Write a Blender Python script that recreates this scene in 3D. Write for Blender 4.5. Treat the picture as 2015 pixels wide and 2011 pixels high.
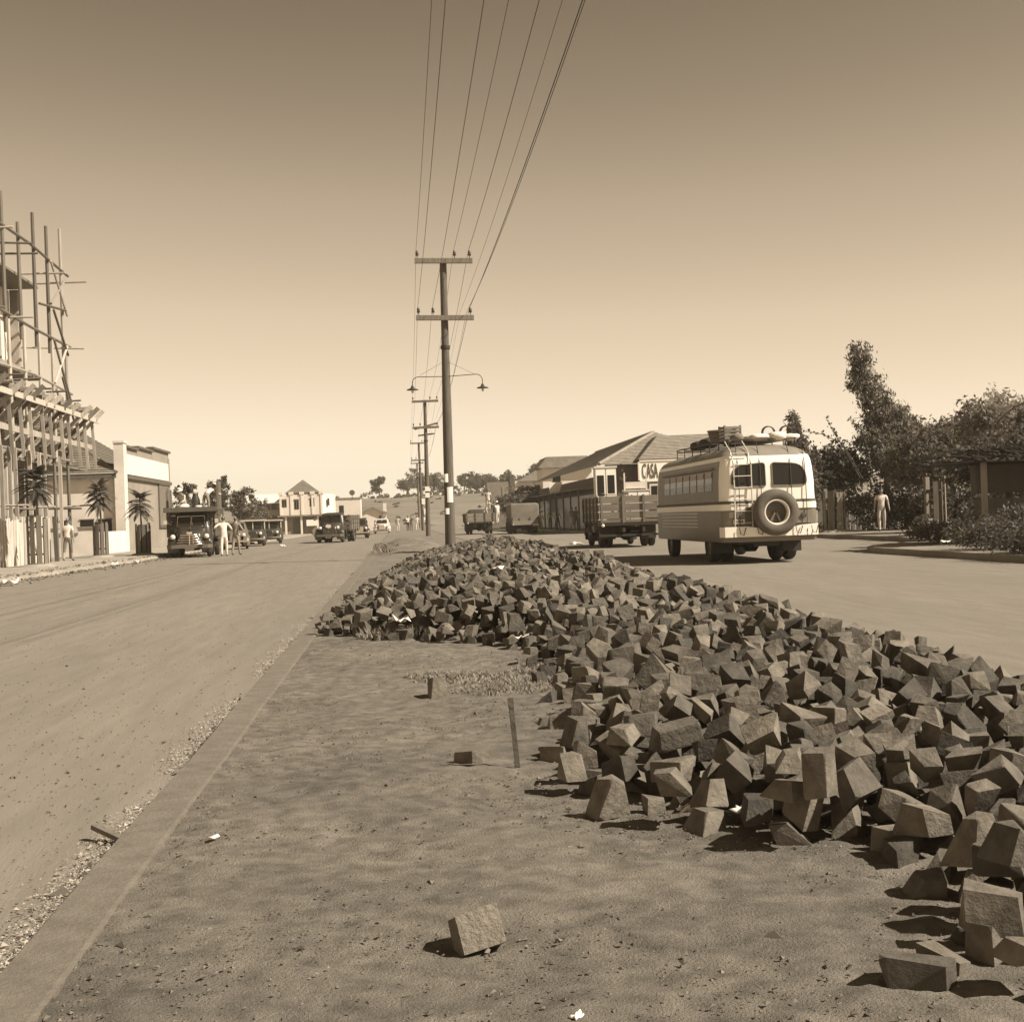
import bpy, math, random
import numpy as np
from mathutils import Vector, Matrix, Euler
from mathutils import noise as mnoise
R = math.radians
PI = math.pi
random.seed(7); np.random.seed(7)
sc = bpy.context.scene
for o in list(bpy.data.objects): bpy.data.objects.remove(o)
COL = sc.collection

# ------------------------------------------------------------------ camera
cam_d = bpy.data.cameras.new('camera'); cam = bpy.data.objects.new('camera', cam_d); COL.objects.link(cam)
cam_d.sensor_width = 36.0; cam_d.lens = 36.0 * 2720 / 2015; cam_d.clip_start = 0.1; cam_d.clip_end = 6000
yaw, pitch, roll = R(4.67), R(0.25), R(2.1)
F = Vector((math.sin(yaw)*math.cos(pitch), math.cos(yaw)*math.cos(pitch), math.sin(pitch)))
R0 = Vector((math.cos(yaw), -math.sin(yaw), 0)); U0 = R0.cross(F)
Rv = R0*math.cos(roll) - U0*math.sin(roll); Uv = R0*math.sin(roll) + U0*math.cos(roll)
cam.matrix_world = Matrix(((Rv.x, Uv.x, -F.x, 0), (Rv.y, Uv.y, -F.y, 0), (Rv.z, Uv.z, -F.z, 1.28), (0, 0, 0, 1)))
sc.camera = cam

# ------------------------------------------------------------------ sky and sun (sepia film: the sky's luminance, toned)
SUN_EL, SUN_AZ = R(44), R(115)
world = bpy.data.worlds.new('World'); sc.world = world; world.use_nodes = True
nt = world.node_tree; bg = nt.nodes['Background']
sky = nt.nodes.new('ShaderNodeTexSky'); sky.sky_type = 'NISHITA'; sky.sun_disc = False
sky.sun_elevation = SUN_EL; sky.sun_rotation = SUN_AZ; sky.dust_density = 0.05; sky.air_density = 0.5
bw = nt.nodes.new('ShaderNodeRGBToBW'); nt.links.new(sky.outputs[0], bw.inputs[0])
dv = nt.nodes.new('ShaderNodeMath'); dv.operation = 'DIVIDE'; dv.inputs[1].default_value = 6.0; nt.links.new(bw.outputs[0], dv.inputs[0])
rp = nt.nodes.new('ShaderNodeValToRGB'); nt.links.new(dv.outputs[0], rp.inputs[0])
cr_ = rp.color_ramp; cr_.interpolation = 'B_SPLINE'; el = cr_.elements
el[0].position = 0; el[0].color = (.02, .015, .009, 1); el[1].position = 1; el[1].color = (1.07, .90, .69, 1)
for ps_, c_ in ((.125, (.06, .045, .028)), (.225, (.185, .139, .088)), (.33, (.43, .335, .235)), (.475, (.66, .522, .365)), (.73, (.90, .74, .55))):
    e = el.new(ps_); e.color = c_+(1,)
gain = nt.nodes.new('ShaderNodeMixRGB'); gain.blend_type = 'MULTIPLY'; gain.inputs[0].default_value = 1
gain.inputs[2].default_value = (7.9, 7.9, 7.9, 1)
nt.links.new(rp.outputs[0], gain.inputs[1]); nt.links.new(gain.outputs[0], bg.inputs[0]); bg.inputs[1].default_value = 0.1

sun_d = bpy.data.lights.new('sun', 'SUN'); sun = bpy.data.objects.new('sun', sun_d); COL.objects.link(sun)
sun_d.energy = 5.0; sun_d.angle = R(0.53); sun_d.color = (1.0, .94, .83)
sv = Vector((math.sin(SUN_AZ)*math.cos(SUN_EL), math.cos(SUN_AZ)*math.cos(SUN_EL), math.sin(SUN_EL)))
sun.rotation_euler = sv.to_track_quat('Z', 'Y').to_euler(); sun.location = sv*60

vs = sc.view_settings; vs.view_transform = 'Standard'; vs.look = 'None'; vs.gamma = 1; vs.use_curve_mapping = False
vs.exposure = 0.52
sc.cycles.max_bounces = 5; sc.cycles.diffuse_bounces = 1; sc.cycles.glossy_bounces = 3

# ------------------------------------------------------------------ materials
def S(v):
    v *= 1.08; w = min(1, v/.55)      # film tone: lights are creamier than the mid-tones
    return (min(1, v*(1.15-.05*w)), min(1, v*(.95+.02*w)), min(1, v*(.69+.14*w)), 1)
MATS = {}
def mat(name, v, rough=.85, var=.25, scale=4.0, bump=0.0, bscale=None, metal=0.0, stretch=None, coord='Object', rnd=0.0, tone=False, spec=None, detail=6, var2=0.0, scale2=.4):
    if name in MATS: return MATS[name]
    m = bpy.data.materials.new(name); m.use_nodes = True; n = m.node_tree; L = n.links
    b = n.nodes['Principled BSDF']; b.inputs['Roughness'].default_value = rough; b.inputs['Metallic'].default_value = metal
    if spec is not None: b.inputs['Specular IOR Level'].default_value = spec
    tc = n.nodes.new('ShaderNodeTexCoord'); src = tc.outputs[coord]
    if stretch:
        mp = n.nodes.new('ShaderNodeMapping'); mp.inputs['Scale'].default_value = stretch; L.new(src, mp.inputs[0]); src = mp.outputs[0]
    nz = n.nodes.new('ShaderNodeTexNoise'); nz.inputs['Scale'].default_value = scale; nz.inputs['Detail'].default_value = detail; nz.inputs['Roughness'].default_value = .62
    L.new(src, nz.inputs['Vector'])
    rp = n.nodes.new('ShaderNodeValToRGB'); L.new(nz.outputs['Fac'], rp.inputs[0])
    rp.color_ramp.elements[0].position = .28; rp.color_ramp.elements[0].color = S(v*(1-var))
    rp.color_ramp.elements[1].position = .72; rp.color_ramp.elements[1].color = S(v*(1+var))
    out = rp.outputs[0]
    def mul(out, fac):
        mx = n.nodes.new('ShaderNodeMixRGB'); mx.blend_type = 'MULTIPLY'; mx.inputs[0].default_value = 1
        L.new(out, mx.inputs[1]); L.new(fac, mx.inputs[2]); return mx.outputs[0]
    if var2:
        n2 = n.nodes.new('ShaderNodeTexNoise'); n2.inputs['Scale'].default_value = scale2; n2.inputs['Detail'].default_value = 3; L.new(src, n2.inputs['Vector'])
        mr = n.nodes.new('ShaderNodeMapRange'); mr.inputs[1].default_value = .3; mr.inputs[2].default_value = .7; mr.inputs[3].default_value = 1-var2; mr.inputs[4].default_value = 1+var2
        L.new(n2.outputs['Fac'], mr.inputs[0]); out = mul(out, mr.outputs[0])
    if rnd or tone:
        if tone:
            at = n.nodes.new('ShaderNodeAttribute'); at.attribute_name = 'tone'; o_ = at.outputs['Fac']
        else:
            oi = n.nodes.new('ShaderNodeObjectInfo'); o_ = oi.outputs['Random']
        mr = n.nodes.new('ShaderNodeMapRange'); mr.inputs[3].default_value = 1-rnd; mr.inputs[4].default_value = 1+rnd; L.new(o_, mr.inputs[0])
        out = mul(out, mr.outputs[0])
    L.new(out, b.inputs['Base Color'])
    if bump:
        bn = n.nodes.new('ShaderNodeTexNoise'); bn.inputs['Scale'].default_value = bscale or scale*4; bn.inputs['Detail'].default_value = 7; bn.inputs['Roughness'].default_value = .65; L.new(src, bn.inputs['Vector'])
        bp = n.nodes.new('ShaderNodeBump'); bp.inputs['Strength'].default_value = min(1, bump); bp.inputs['Distance'].default_value = .03*max(1, bump); L.new(bn.outputs['Fac'], bp.inputs['Height'])
        L.new(bp.outputs[0], b.inputs['Normal'])
    if 'leaf' in name:
        tr = n.nodes.new('ShaderNodeBsdfTranslucent'); L.new(out, tr.inputs[0]); mxs = n.nodes.new('ShaderNodeMixShader'); mxs.inputs[0].default_value = .42
        L.new(b.outputs[0], mxs.inputs[1]); L.new(tr.outputs[0], mxs.inputs[2]); L.new(mxs.outputs[0], n.nodes['Material Output'].inputs[0])
    MATS[name] = m; return m

M = dict(
 ground=mat('dry_ground', .19, .95, .3, .6, .6, 12), road=mat('dirt_road', .19, .95, .14, 3.0, .4, 70, stretch=(2.2, .22, 1), detail=12, var2=.07, scale2=.35),
 soil=mat('median_soil', .172, .97, .48, 9, .8, 120, var2=.2, scale2=1.3, detail=12), kerb=mat('kerb_concrete', .15, .9, .22, 9, .5, 60),
 walk=mat('sidewalk_dirt', .27, .95, .18, 2, .5, 20, var2=.15), hillm=mat('hill_grass', .17, .95, .35, .06, 0, detail=10, var2=.2, scale2=.012),
 stonep=mat('dusty_basalt', .2, .9, .22, 14, .8, 45), stone=mat('basalt', .11, .86, .42, 11, .5, 38, rnd=.52), stonem=mat('basalt_heap', .11, .86, .42, 11, .5, 38, rnd=.52, tone=True),
 gravel=mat('pale_gravel', .29, .9, .3, 6, rnd=.4, tone=True), clod=mat('dark_clod_and_core', .12, .95, .3, 6, rnd=.45, tone=True),
 wood=mat('pole_wood', .11, .85, .35, 3, .5, 30, stretch=(8, 8, .6)), greywood=mat('weathered_wood', .15, .9, .3, 3, .4, 30, stretch=(8, 8, .6), rnd=.25),
 timber=mat('pale_timber', .34, .85, .25, 3, .3, 30, stretch=(6, 6, .6), rnd=.35), darktimber=mat('dark_timber', .13, .85, .25, 3, .3, 30, stretch=(6, 6, .6), rnd=.3),
 picket=mat('picket_wood', .5, .85, .25, 3, .3, 20, stretch=(6, 6, .6), rnd=.3),
 white=mat('white_paint', .86, .45, .05, 2), busgrey=mat('bus_grey_paint', .18, .4, .12, 1.2, var2=.1), busside=mat('bus_side_dark', .16, .5, .1, 1.2, var2=.1), busroof=mat('bus_roof_paint', .2, .6, .15, 1.5),
 cream=mat('cream_plaster', .66, .9, .14, .8, .2, 20, var2=.2, scale2=.25), wallgrey=mat('grey_plaster', .25, .9, .12, .9, .2, 20, var2=.1), wallwhite=mat('white_plaster', .68, .9, .06, .7),
 concrete=mat('raw_concrete', .3, .9, .2, 1.2, .3, 15), darkwall=mat('dark_plaster_and_shade', .1, .9, .2, 1), tile=mat('clay_tile', .135, .9, .3, 2.5, .4, 18, var2=.15), tile2=mat('pale_and_sunlit_tile', .24, .9, .25, 2.5, .3, 18),
 trim=mat('dark_trim', .1, .8, .2, 2), trimmid=mat('mid_trim', .2, .8, .2, 2), glass=mat('dark_glass', .02, .25, .2, 1, spec=.3), black=mat('black_paint', .042, .3, .3, 1, spec=.6), darkpaint=mat('dark_truck_paint', .05, .35, .3, 1, spec=.5), greypaint=mat('grey_car_paint', .13, .35, .2, 1),
 palepaint=mat('pale_car_paint', .5, .4, .1, 1), chrome=mat('chrome', .75, .16, .05, 1, metal=1.0), lamp=mat('lamp_lens', .75, .2, .05, 1), tyre=mat('tyre_rubber', .035, .85, .3, 6), sparetyre=mat('dusty_tyre', .1, .85, .25, 6), rim=mat('rim_paint', .09, .5, .3, 4), iron=mat('dark_iron', .03, .6, .3, 5),
 boards=mat('truck_boards', .16, .8, .25, 2, .3, 25, stretch=(.6, 6, 6), rnd=.2), canvas=mat('canvas_cover', .16, .95, .2, 2, .4, 8), palecanvas=mat('pale_canvas', .66, .95, .12, 2, .4, 8), dirtyw=mat('off_white_enamel', .58, .5, .12, 2),
 leaf=mat('leaf', .15, .6, .45, 1.2, tone=True, rnd=.5), leafd=mat('dark_leaf', .085, .6, .45, 1.2, tone=True, rnd=.5), leafl=mat('pale_leaf', .25, .6, .4, 1.2, tone=True, rnd=.45), leaff=mat('far_leaf', .13, .8, .4, .5, tone=True, rnd=.4),
 bark=mat('bark', .09, .9, .4, 5, .6, 25), drygrass=mat('dry_grass', .21, .9, .4, 6, tone=True, rnd=.4),
 skin=mat('skin', .27, .6, .08, 6), hair=mat('hair', .02, .6, .2, 10), wcloth=mat('white_cloth', .62, .9, .06, 5, .2, 14), kcloth=mat('khaki_cloth', .24, .9, .12, 5, .2, 14), dcloth=mat('dark_cloth', .045, .9, .15, 5, .2, 14), mcloth=mat('mid_cloth', .13, .9, .12, 5, .2, 14), lcloth=mat('light_cloth', .45, .9, .1, 5, .2, 14), shoe=mat('shoe_leather', .03, .5, .2, 5),
 paper=mat('paper', .82, .8, .05, 5), wire=mat('wire', .05, .6, .1, 3), porcelain=mat('insulator', .05, .3, .1, 3), letter=mat('sign_letter', .07, .8, .1, 3), signw=mat('sign_board', .85, .7, .06, 2),
)

# ------------------------------------------------------------------ mesh building
def tag(o, label=None, cat=None, group=None, kind=None):
    if label: o['label'] = label
    if cat: o['category'] = cat
    if group: o['group'] = group
    if kind: o['kind'] = kind
    return o
def thing(name, label, cat, loc=(0, 0, 0), rz=0, group=None):
    o = bpy.data.objects.new(name, None); COL.objects.link(o); o.empty_display_size = .3
    o.location = loc; o.rotation_euler = (0, 0, rz); return tag(o, label, cat, group)
def link(name, me, parent=None, loc=None, rot=None):
    o = bpy.data.objects.new(name, me); COL.objects.link(o)
    if parent: o.parent = parent
    if loc is not None: o.location = loc
    if rot is not None: o.rotation_euler = rot
    return o
def copy_tree(o, parent=None):
    c = o.copy(); COL.objects.link(c); c.parent = parent
    for ch in o.children: copy_tree(ch, c)
    return c

class MB:
    def __init__(s): s.v = []; s.f = []; s.t = []; s.mi = []
    def add(s, vs, fs, mi=0):
        b = len(s.v); s.v += [tuple(p) for p in vs]; s.f += [tuple(i+b for i in f) for f in fs]; s.mi += [mi]*len(fs); return s
    def box(s, c, d, rot=None, mi=0):
        m = Euler(rot).to_matrix() if rot else None
        vs = []
        for k in ((-1, -1, -1), (1, -1, -1), (1, 1, -1), (-1, 1, -1), (-1, -1, 1), (1, -1, 1), (1, 1, 1), (-1, 1, 1)):
            p = Vector((k[0]*d[0]/2, k[1]*d[1]/2, k[2]*d[2]/2))
            if m: p = m @ p
            vs.append(p + Vector(c))
        return s.add(vs, [(0, 3, 2, 1), (4, 5, 6, 7), (0, 1, 5, 4), (1, 2, 6, 5), (2, 3, 7, 6), (3, 0, 4, 7)], mi)
    def bx(s, x0, x1, y0, y1, z0, z1, mi=0): return s.box(((x0+x1)/2, (y0+y1)/2, (z0+z1)/2), (x1-x0, y1-y0, z1-z0), None, mi)
    def beam(s, a, b, w, h, mi=0):
        a, b = Vector(a), Vector(b); d = (b-a).normalized(); up = Vector((0, 0, 1)) if abs(d.z) < .95 else Vector((0, 1, 0))
        x = d.cross(up).normalized()*w/2; y = x.cross(d).normalized()*h/2
        return s.add([a-x-y, a+x-y, a+x+y, a-x+y, b-x-y, b+x-y, b+x+y, b-x+y], [(0, 3, 2, 1), (4, 5, 6, 7), (0, 1, 5, 4), (1, 2, 6, 5), (2, 3, 7, 6), (3, 0, 4, 7)], mi)
    def tube(s, pts, r, n=8, mi=0, cap=True):
        pts = [Vector(p) for p in pts]; rs = r if isinstance(r, (list, tuple)) else [r]*len(pts)
        rings = []
        for i, p in enumerate(pts):
            d = (pts[min(i+1, len(pts)-1)] - pts[max(i-1, 0)]).normalized()
            up = Vector((0, 0, 1)) if abs(d.z) < .9 else Vector((0, 1, 0))
            x = d.cross(up).normalized(); y = x.cross(d)
            rings.append([p + (x*math.cos(2*PI*k/n) + y*math.sin(2*PI*k/n))*rs[i] for k in range(n)])
        return s.loft(rings, cap, mi)
    def loft(s, rings, cap=True, mi=0, closed=True):
        n = len(rings[0]); vs = [p for r_ in rings for p in r_]; fs = []
        for i in range(len(rings)-1):
            for k in range(n if closed else n-1):
                k2 = (k+1) % n; fs.append((i*n+k, i*n+k2, (i+1)*n+k2, (i+1)*n+k))
        if cap: fs += [tuple(range(n))[::-1], tuple((len(rings)-1)*n+k for k in range(n))]
        return s.add(vs, fs, mi)
    def lathe(s, prof, c, axis='x', n=24, mi=0, closed=False):
        rings = []
        for (r, h) in prof:
            ring = []
            for k in range(n):
                a = 2*PI*k/n; u, w = r*math.cos(a), r*math.sin(a)
                p = {'x': (h, u, w), 'y': (u, h, w), 'z': (u, w, h)}[axis]
                ring.append((p[0]+c[0], p[1]+c[1], p[2]+c[2]))
            rings.append(ring)
        if closed: rings.append(rings[0])
        return s.loft(rings, not closed, mi)
    def rloft(s, x0, x1, y0, y1, levels, rc, n=5, mi=0, cap=True):
        """levels: (z, inset[, dy0]); plan is a rounded rectangle; rc = (rear/front radius)"""
        rings = []
        for lv in levels:
            z, ins = lv[0], lv[1]; ya = y0 + (lv[2] if len(lv) > 2 else 0)
            X0, X1, Y0, Y1 = x0+ins, x1-ins, ya+ins, y1-ins
            r = max(.02, min(rc, (X1-X0)/2-.001, (Y1-Y0)/2-.001)); ring = []
            for (cx, cy, a0) in ((X1-r, Y1-r, 0), (X0+r, Y1-r, 90), (X0+r, Y0+r, 180), (X1-r, Y0+r, 270)):
                for k in range(n+1):
                    a = R(a0+90*k/n); ring.append((cx+r*math.cos(a), cy+r*math.sin(a), z))
            rings.append(ring)
        return s.loft(rings, cap, mi)
    def prism(s, poly, axis, a, b, mi=0):
        """poly in the two other axes, extruded from a to b along axis"""
        def P(u, w, t): return {'x': (t, u, w), 'y': (u, t, w), 'z': (u, w, t)}[axis]
        n = len(poly); vs = [P(u, w, a) for u, w in poly] + [P(u, w, b) for u, w in poly]
        fs = [tuple(range(n))[::-1], tuple(range(n, 2*n))] + [(i, (i+1) % n, n+(i+1) % n, n+i) for i in range(n)]
        return s.add(vs, fs, mi)
    def mesh(s, name, mats, smooth=None):
        me = bpy.data.meshes.new(name); me.from_pydata(s.v, [], s.f)
        for m in (mats if isinstance(mats, (list, tuple)) else [mats]): me.materials.append(M[m] if isinstance(m, str) else m)
        if any(s.mi): me.polygons.foreach_set('material_index', s.mi)
        me.validate(); 
        import bmesh
        bm = bmesh.new(); bm.from_mesh(me); bmesh.ops.recalc_face_normals(bm, faces=bm.faces); bm.to_mesh(me); bm.free()
        if smooth is not None:
            me.polygons.foreach_set('use_smooth', [True]*len(me.polygons))
            try: me.set_sharp_from_angle(angle=R(smooth))
            except Exception: pass
        return me
    def build(s, name, mats, parent=None, smooth=None, loc=None, rot=None):
        return link(name, s.mesh(name, mats, smooth), parent, loc, rot)
def nmesh(name, V, Fc, mats, tone=None):
    """numpy arrays; Fc (n,3|4); tone per vertex"""
    me = bpy.data.meshes.new(name); V = np.asarray(V, np.float32); Fc = np.asarray(Fc, np.int32); k = Fc.shape[1]
    me.vertices.add(len(V)); me.vertices.foreach_set('co', V.ravel())
    me.loops.add(Fc.size); me.loops.foreach_set('vertex_index', Fc.ravel())
    me.polygons.add(len(Fc)); me.polygons.foreach_set('loop_start', np.arange(0, Fc.size, k, dtype=np.int32))
    me.update(calc_edges=True)
    if tone is not None:
        a = me.attributes.new('tone', 'FLOAT', 'POINT'); a.data.foreach_set('value', np.asarray(tone, np.float32))
    me.polygons.foreach_set('use_smooth', [False]*len(me.polygons)); me.materials.append(M[mats]); return me
# ------------------------------------------------------------------ ground, roads, median, sidewalks, hill
KX = -1.10      # median's left kerb edge
MR = 3.6       # median's right kerb edge
def fbm(x, y, s, o=4): return mnoise.fractal(Vector((x*s, y*s, 3.3)), 1.0, 2.0, o)
def sheet(name, m, x0, x1, y0, y1, nx, ny, zf):
    xs = np.linspace(x0, x1, nx+1); ys = np.linspace(y0, y1, ny+1)
    V = [(x, y, zf(x, y)) for y in ys for x in xs]
    Fc = [(j*(nx+1)+i, j*(nx+1)+i+1, (j+1)*(nx+1)+i+1, (j+1)*(nx+1)+i) for j in range(ny) for i in range(nx)]
    me = nmesh(name, V, Fc, m); me.polygons.foreach_set('use_smooth', [True]*len(me.polygons))
    return tag(link(name, me), kind='structure')
sheet('ground', 'ground', -2500, 2500, -300, 4700, 10, 10, lambda x, y: -.03)
sheet('road', 'road', -10.75, 24, -6, 260, 70, 300, lambda x, y: .012*fbm(x, y*.25, .5))
def hillz(x, y):
    t = min(1, max(0, (y-215)/190)); t = t*t*(3-2*t)
    return -.5 + t*(8.2 + .016*(x+10) + 1.2*fbm(x, y, .012))
sheet('hill', 'hillm', -330, 420, 212, 640, 90, 60, hillz)
def medz(x, y): return .130 + .014*fbm(x, y, 1.6, 5)*min(1, (x-KX-.1)*2) + .011*fbm(x+9, y, 8, 3) + .006*fbm(x+3, y, 21, 2)
sheet('median', 'soil', KX+.17, MR-.1, -3, 14, 170, 560, medz)
sheet('median', 'soil', KX+.17, MR-.1, 14, 230, 24, 400, lambda x, y: .130+.016*fbm(x, y, 1.6, 4))
for nm, xa, xb in (('kerb', KX, KX+.2), ('kerb', MR-.2, MR)):
    b = MB(); ys = np.arange(-3, 232, 1.0); rings = []
    for y in ys:
        j = .006*fbm(xa*3, y, .9); z = .142+.004*fbm(y, xa, .7)
        rings.append([(xa+j, y, -.02), (xb+j, y, -.02), (xb+j, y, z-.004), (xb+j-.015, y, z), (xa+j+.02, y, z), (xa+j, y, z-.02)])
    b.loft(rings); tag(b.build(nm, 'kerb'), kind='structure')
# left sidewalk with its broken earth kerb, right corner pavement and pavement beyond the side street
LK = -10.8
b = MB(); rings = []
for y in np.arange(18, 262, 1.0):
    j = .09*fbm(y, 2, .35)
    rings.append([(-15.62, y, -.02), (LK+j, y, -.02), (LK+j-.05, y, .10+.02*fbm(y, 1, 1)), (LK+j-.22, y, .14), (-15.62, y, .15)])
b.loft(rings); tag(b.build('sidewalk', 'walk', smooth=40), kind='structure')
sheet('yard', 'walk', -60, -15.6, 18, 200, 20, 60, lambda x, y: .10)
def slab(name, m, poly, z, edge=.03):
    b = MB(); n = len(poly); cx = sum(p[0] for p in poly)/n; cy = sum(p[1] for p in poly)/n
    b.loft([[(x, y, -.02) for x, y in poly], [(x, y, z-edge) for x, y in poly], [(cx+(x-cx)*.997, cy+(y-cy)*.997, z) for x, y in poly]])
    return tag(b.build(name, m), kind='structure')
slab('sidewalk', 'ground', [(36, 8), (40, 86), (16.6, 86), (16.6, 45), (15.6, 40.5), (13.9, 38), (12.9, 37), (12.4, 36), (12.2, 34.5), (12.2, 8)], .15)
slab('sidewalk', 'walk', [(13.8, 88), (13.8, 240), (12.3, 240), (12.3, 88)], .13)
# ------------------------------------------------------------------ heap of paving stones on the median
import bmesh
def hull_mesh(pts, name, m):
    bm = bmesh.new()
    for p in pts: bm.verts.new(p)
    r = bmesh.ops.convex_hull(bm, input=bm.verts)
    junk = list({g for g in r['geom_interior'] + r['geom_unused'] if isinstance(g, bmesh.types.BMVert)})
    bmesh.ops.delete(bm, geom=junk, context='VERTS')
    bmesh.ops.recalc_face_normals(bm, faces=bm.faces)
    me = bpy.data.meshes.new(name); bm.to_mesh(me); bm.free(); me.materials.append(M[m]); return me
def stone_pts(rg, sx, sy, sz):
    tp = rg.uniform(.42, 1.0); tq = rg.uniform(.55, 1.0); kx, ky = rg.uniform(-.35, .35), rg.uniform(-.3, .3); P = []
    for x in (-1, 1):
        for y in (-1, 1):
            for z in (-1, 1):
                k = (tp if z > 0 else 1); q = (tq if z > 0 else 1)
                c = Vector((x*sx*k+kx*sx*z, y*sy*q+ky*sy*z, z*sz)) + Vector((rg.uniform(-1, 1)*sx*.24, rg.uniform(-1, 1)*sy*.24, rg.uniform(-1, 1)*sz*.24))
                if rg.random() < .65:      # chipped corner
                    f = rg.uniform(.06, .3)
                    P += [(c.x*(1-f), c.y, c.z), (c.x, c.y*(1-f*rg.uniform(.5, 1)), c.z), (c.x, c.y, c.z*(1-f*rg.uniform(.5, 1)))]
                else: P.append(tuple(c))
    return P
rg = random.Random(11); VAR = []
for i in range(40):
    big = rg.uniform(.78, 1.22)
    pts = stone_pts(rg, .06*big*rg.uniform(.7, 1.2), .06*big*rg.uniform(.7, 1.15), .064*big*rg.uniform(.5, 1.3))
    me = hull_mesh(pts, 'paving_stone', 'stone')
    v = np.array([x.co[:] for x in me.vertices]); fc = []
    for p in me.polygons: fc.append(tuple(p.vertices))
    # sample points on the surface
    smp = [v]
    for f in fc:
        a, b_, c = v[f[0]], v[f[1]], v[f[2]]
        for u in (0.15, .33, .5, .7):
            for w in (.1, .33, .55):
                if u+w <= 1: smp.append((a*(1-u-w)+b_*u+c*w)[None])
    VAR.append((me, v, np.array(fc), np.concatenate(smp)))
XL = np.array([(2.2, 1.75), (3.0, 1.5), (3.4, 1.52), (3.8, 1.6), (4.1, 1.6), (4.45, 1.42), (4.75, 1.15), (5.1, .98), (5.8, .66), (6.4, .62), (7.0, .8), (8, .95), (9, 1.02), (11, 1.02), (12.2, .95), (12.8, .55), (13.4, -.1), (14.4, -.78), (16, -.86), (19, -.75), (23, -.62), (28, -.35), (34, -.05), (40, .3), (48, .9)])
XR = np.array([(2.2, 3.3), (4, 3.35), (6, 3.4), (8, 3.45), (12, 3.5), (17, 3.65), (24, 3.85), (30, 3.95), (38, 3.9), (48, 3.4)])
HM = np.array([(2, .10), (4, .15), (6, .21), (8, .25), (10.5, .29), (13.5, .33), (20, .37), (28, .44), (36, .52), (44, .48), (48, .3)])
CS = .03; GX0, GY0 = -1.6, 1.8; NX, NY = int(6.2/CS), int(48/CS)
gx = GX0+np.arange(NX)*CS; gy = GY0+np.arange(NY)*CS
lump = np.zeros((NY, NX))
for (fx, fy, a, ph) in ((1.7, 1.1, .09, .3), (-1.1, 2.0, .08, 1.7), (3.1, -.8, .05, 2.2), (.4, .7, .1, 4.0)):
    lump += a*np.sin(fx*gx[None, :]+fy*gy[:, None]+ph)
xl = np.interp(gy, XL[:, 0], XL[:, 1])[:, None]; xr = np.interp(gy, XR[:, 0], XR[:, 1])[:, None]; hm = np.interp(gy, HM[:, 0], HM[:, 1])[:, None]
d = np.minimum(gx[None, :]-xl, xr-gx[None, :])
ls = np.interp(gy, [0, 16, 26, 48], [.62, .55, .25, .2])[:, None]
TGT = np.where(d > 0, np.minimum(np.minimum(hm*(1+lump*1.5), .04+.56*d),   .05+ls*(gx[None, :]-xl)), 0)
BASE = np.where(gx[None, :] > MR, .004, .137)+0*gy[:, None]
TGT = BASE+TGT
HT = np.maximum(BASE, TGT-.27)
core = HT.copy()
placed = []   # variant, matrix 3x3, position, top
rn = np.random.RandomState(5)
def rotm():
    q = rn.normal(size=4); q /= np.linalg.norm(q); w, x, y, z = q
    return np.array([[1-2*(y*y+z*z), 2*(x*y-z*w), 2*(x*z+y*w)], [2*(x*y+z*w), 1-2*(x*x+z*z), 2*(y*z-x*w)], [2*(x*z-y*w), 2*(y*z+x*w), 1-2*(x*x+y*y)]])
def flatm(tl=.22):
    a = rn.uniform(0, 2*PI); c, s_ = math.cos(a), math.sin(a); A = np.array([[c, -s_, 0], [s_, c, 0], [0, 0, 1]])
    k = rn.randint(3); B = [np.eye(3), np.array([[1, 0, 0], [0, 0, -1], [0, 1, 0]]), np.array([[0, 0, 1], [0, 1, 0], [-1, 0, 0]])][k]
    t = rn.normal(0, tl); u = rn.normal(0, tl)
    T = np.array([[1, 0, 0], [0, math.cos(t), -math.sin(t)], [0, math.sin(t), math.cos(t)]]) @ np.array([[math.cos(u), 0, math.sin(u)], [0, 1, 0], [-math.sin(u), 0, math.cos(u)]])
    return T @ A @ B
def try_place(x, y, vi, A):
    p = VAR[vi][3] @ A.T; ix = np.floor((p[:, 0]+x-GX0)/CS).astype(int); iy = np.floor((p[:, 1]+y-GY0)/CS).astype(int)
    if ix.min() < 0 or iy.min() < 0 or ix.max() >= NX or iy.max() >= NY: return None
    z = float(np.max(HT[iy, ix]-p[:, 2])); return z, ix, iy, p[:, 2]
def commit(x, y, z, vi, A, ix, iy, pz):
    sk = .03 if float(pz.min())+z < .15 else .014      # stones on the soil are bedded in it
    np.maximum.at(HT, (iy, ix), pz+z-sk+.01); placed.append((vi, A, np.array((x, y, z-sk)), float(pz.max()+z)))
ys = np.arange(2.1, 47.5, .11)
for ps in range(2):
    for y in rn.permutation(ys):
        a = np.interp(y, XL[:, 0], XL[:, 1]); b_ = np.interp(y, XR[:, 0], XR[:, 1])
        for x in np.arange(a-.05, b_+.06, .125 if y < 26 else .15):
            if rn.rand() < .14 or (x-a < .6 and rn.rand() < .6*(1-(x-a)/.6)): continue
            best = None
            for k in range(4):
                xx = x+rn.uniform(-.08, .08); yy = y+rn.uniform(-.08, .08); vi = rn.randint(len(VAR)); low = np.interp(yy, gy, np.arange(NY)); low = TGT[int(low), min(NX-1, max(0, int((xx-GX0)/CS)))]-.14; A = flatm(.07) if low < .13 else (rotm() if rn.rand() < .5 else flatm())
                r_ = try_place(xx, yy, vi, A)
                if r_ and (best is None or r_[0] < best[2]): best = (xx, yy, r_[0], vi, A, r_[1], r_[2], r_[3])
            if best is None: continue
            j = min(NY-1, max(0, int((best[1]-GY0)/CS))); i = min(NX-1, max(0, int((best[0]-GX0)/CS)))
            if best[2] > TGT[j, i]+(.03 if ps else .06): continue
            commit(*best)
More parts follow.
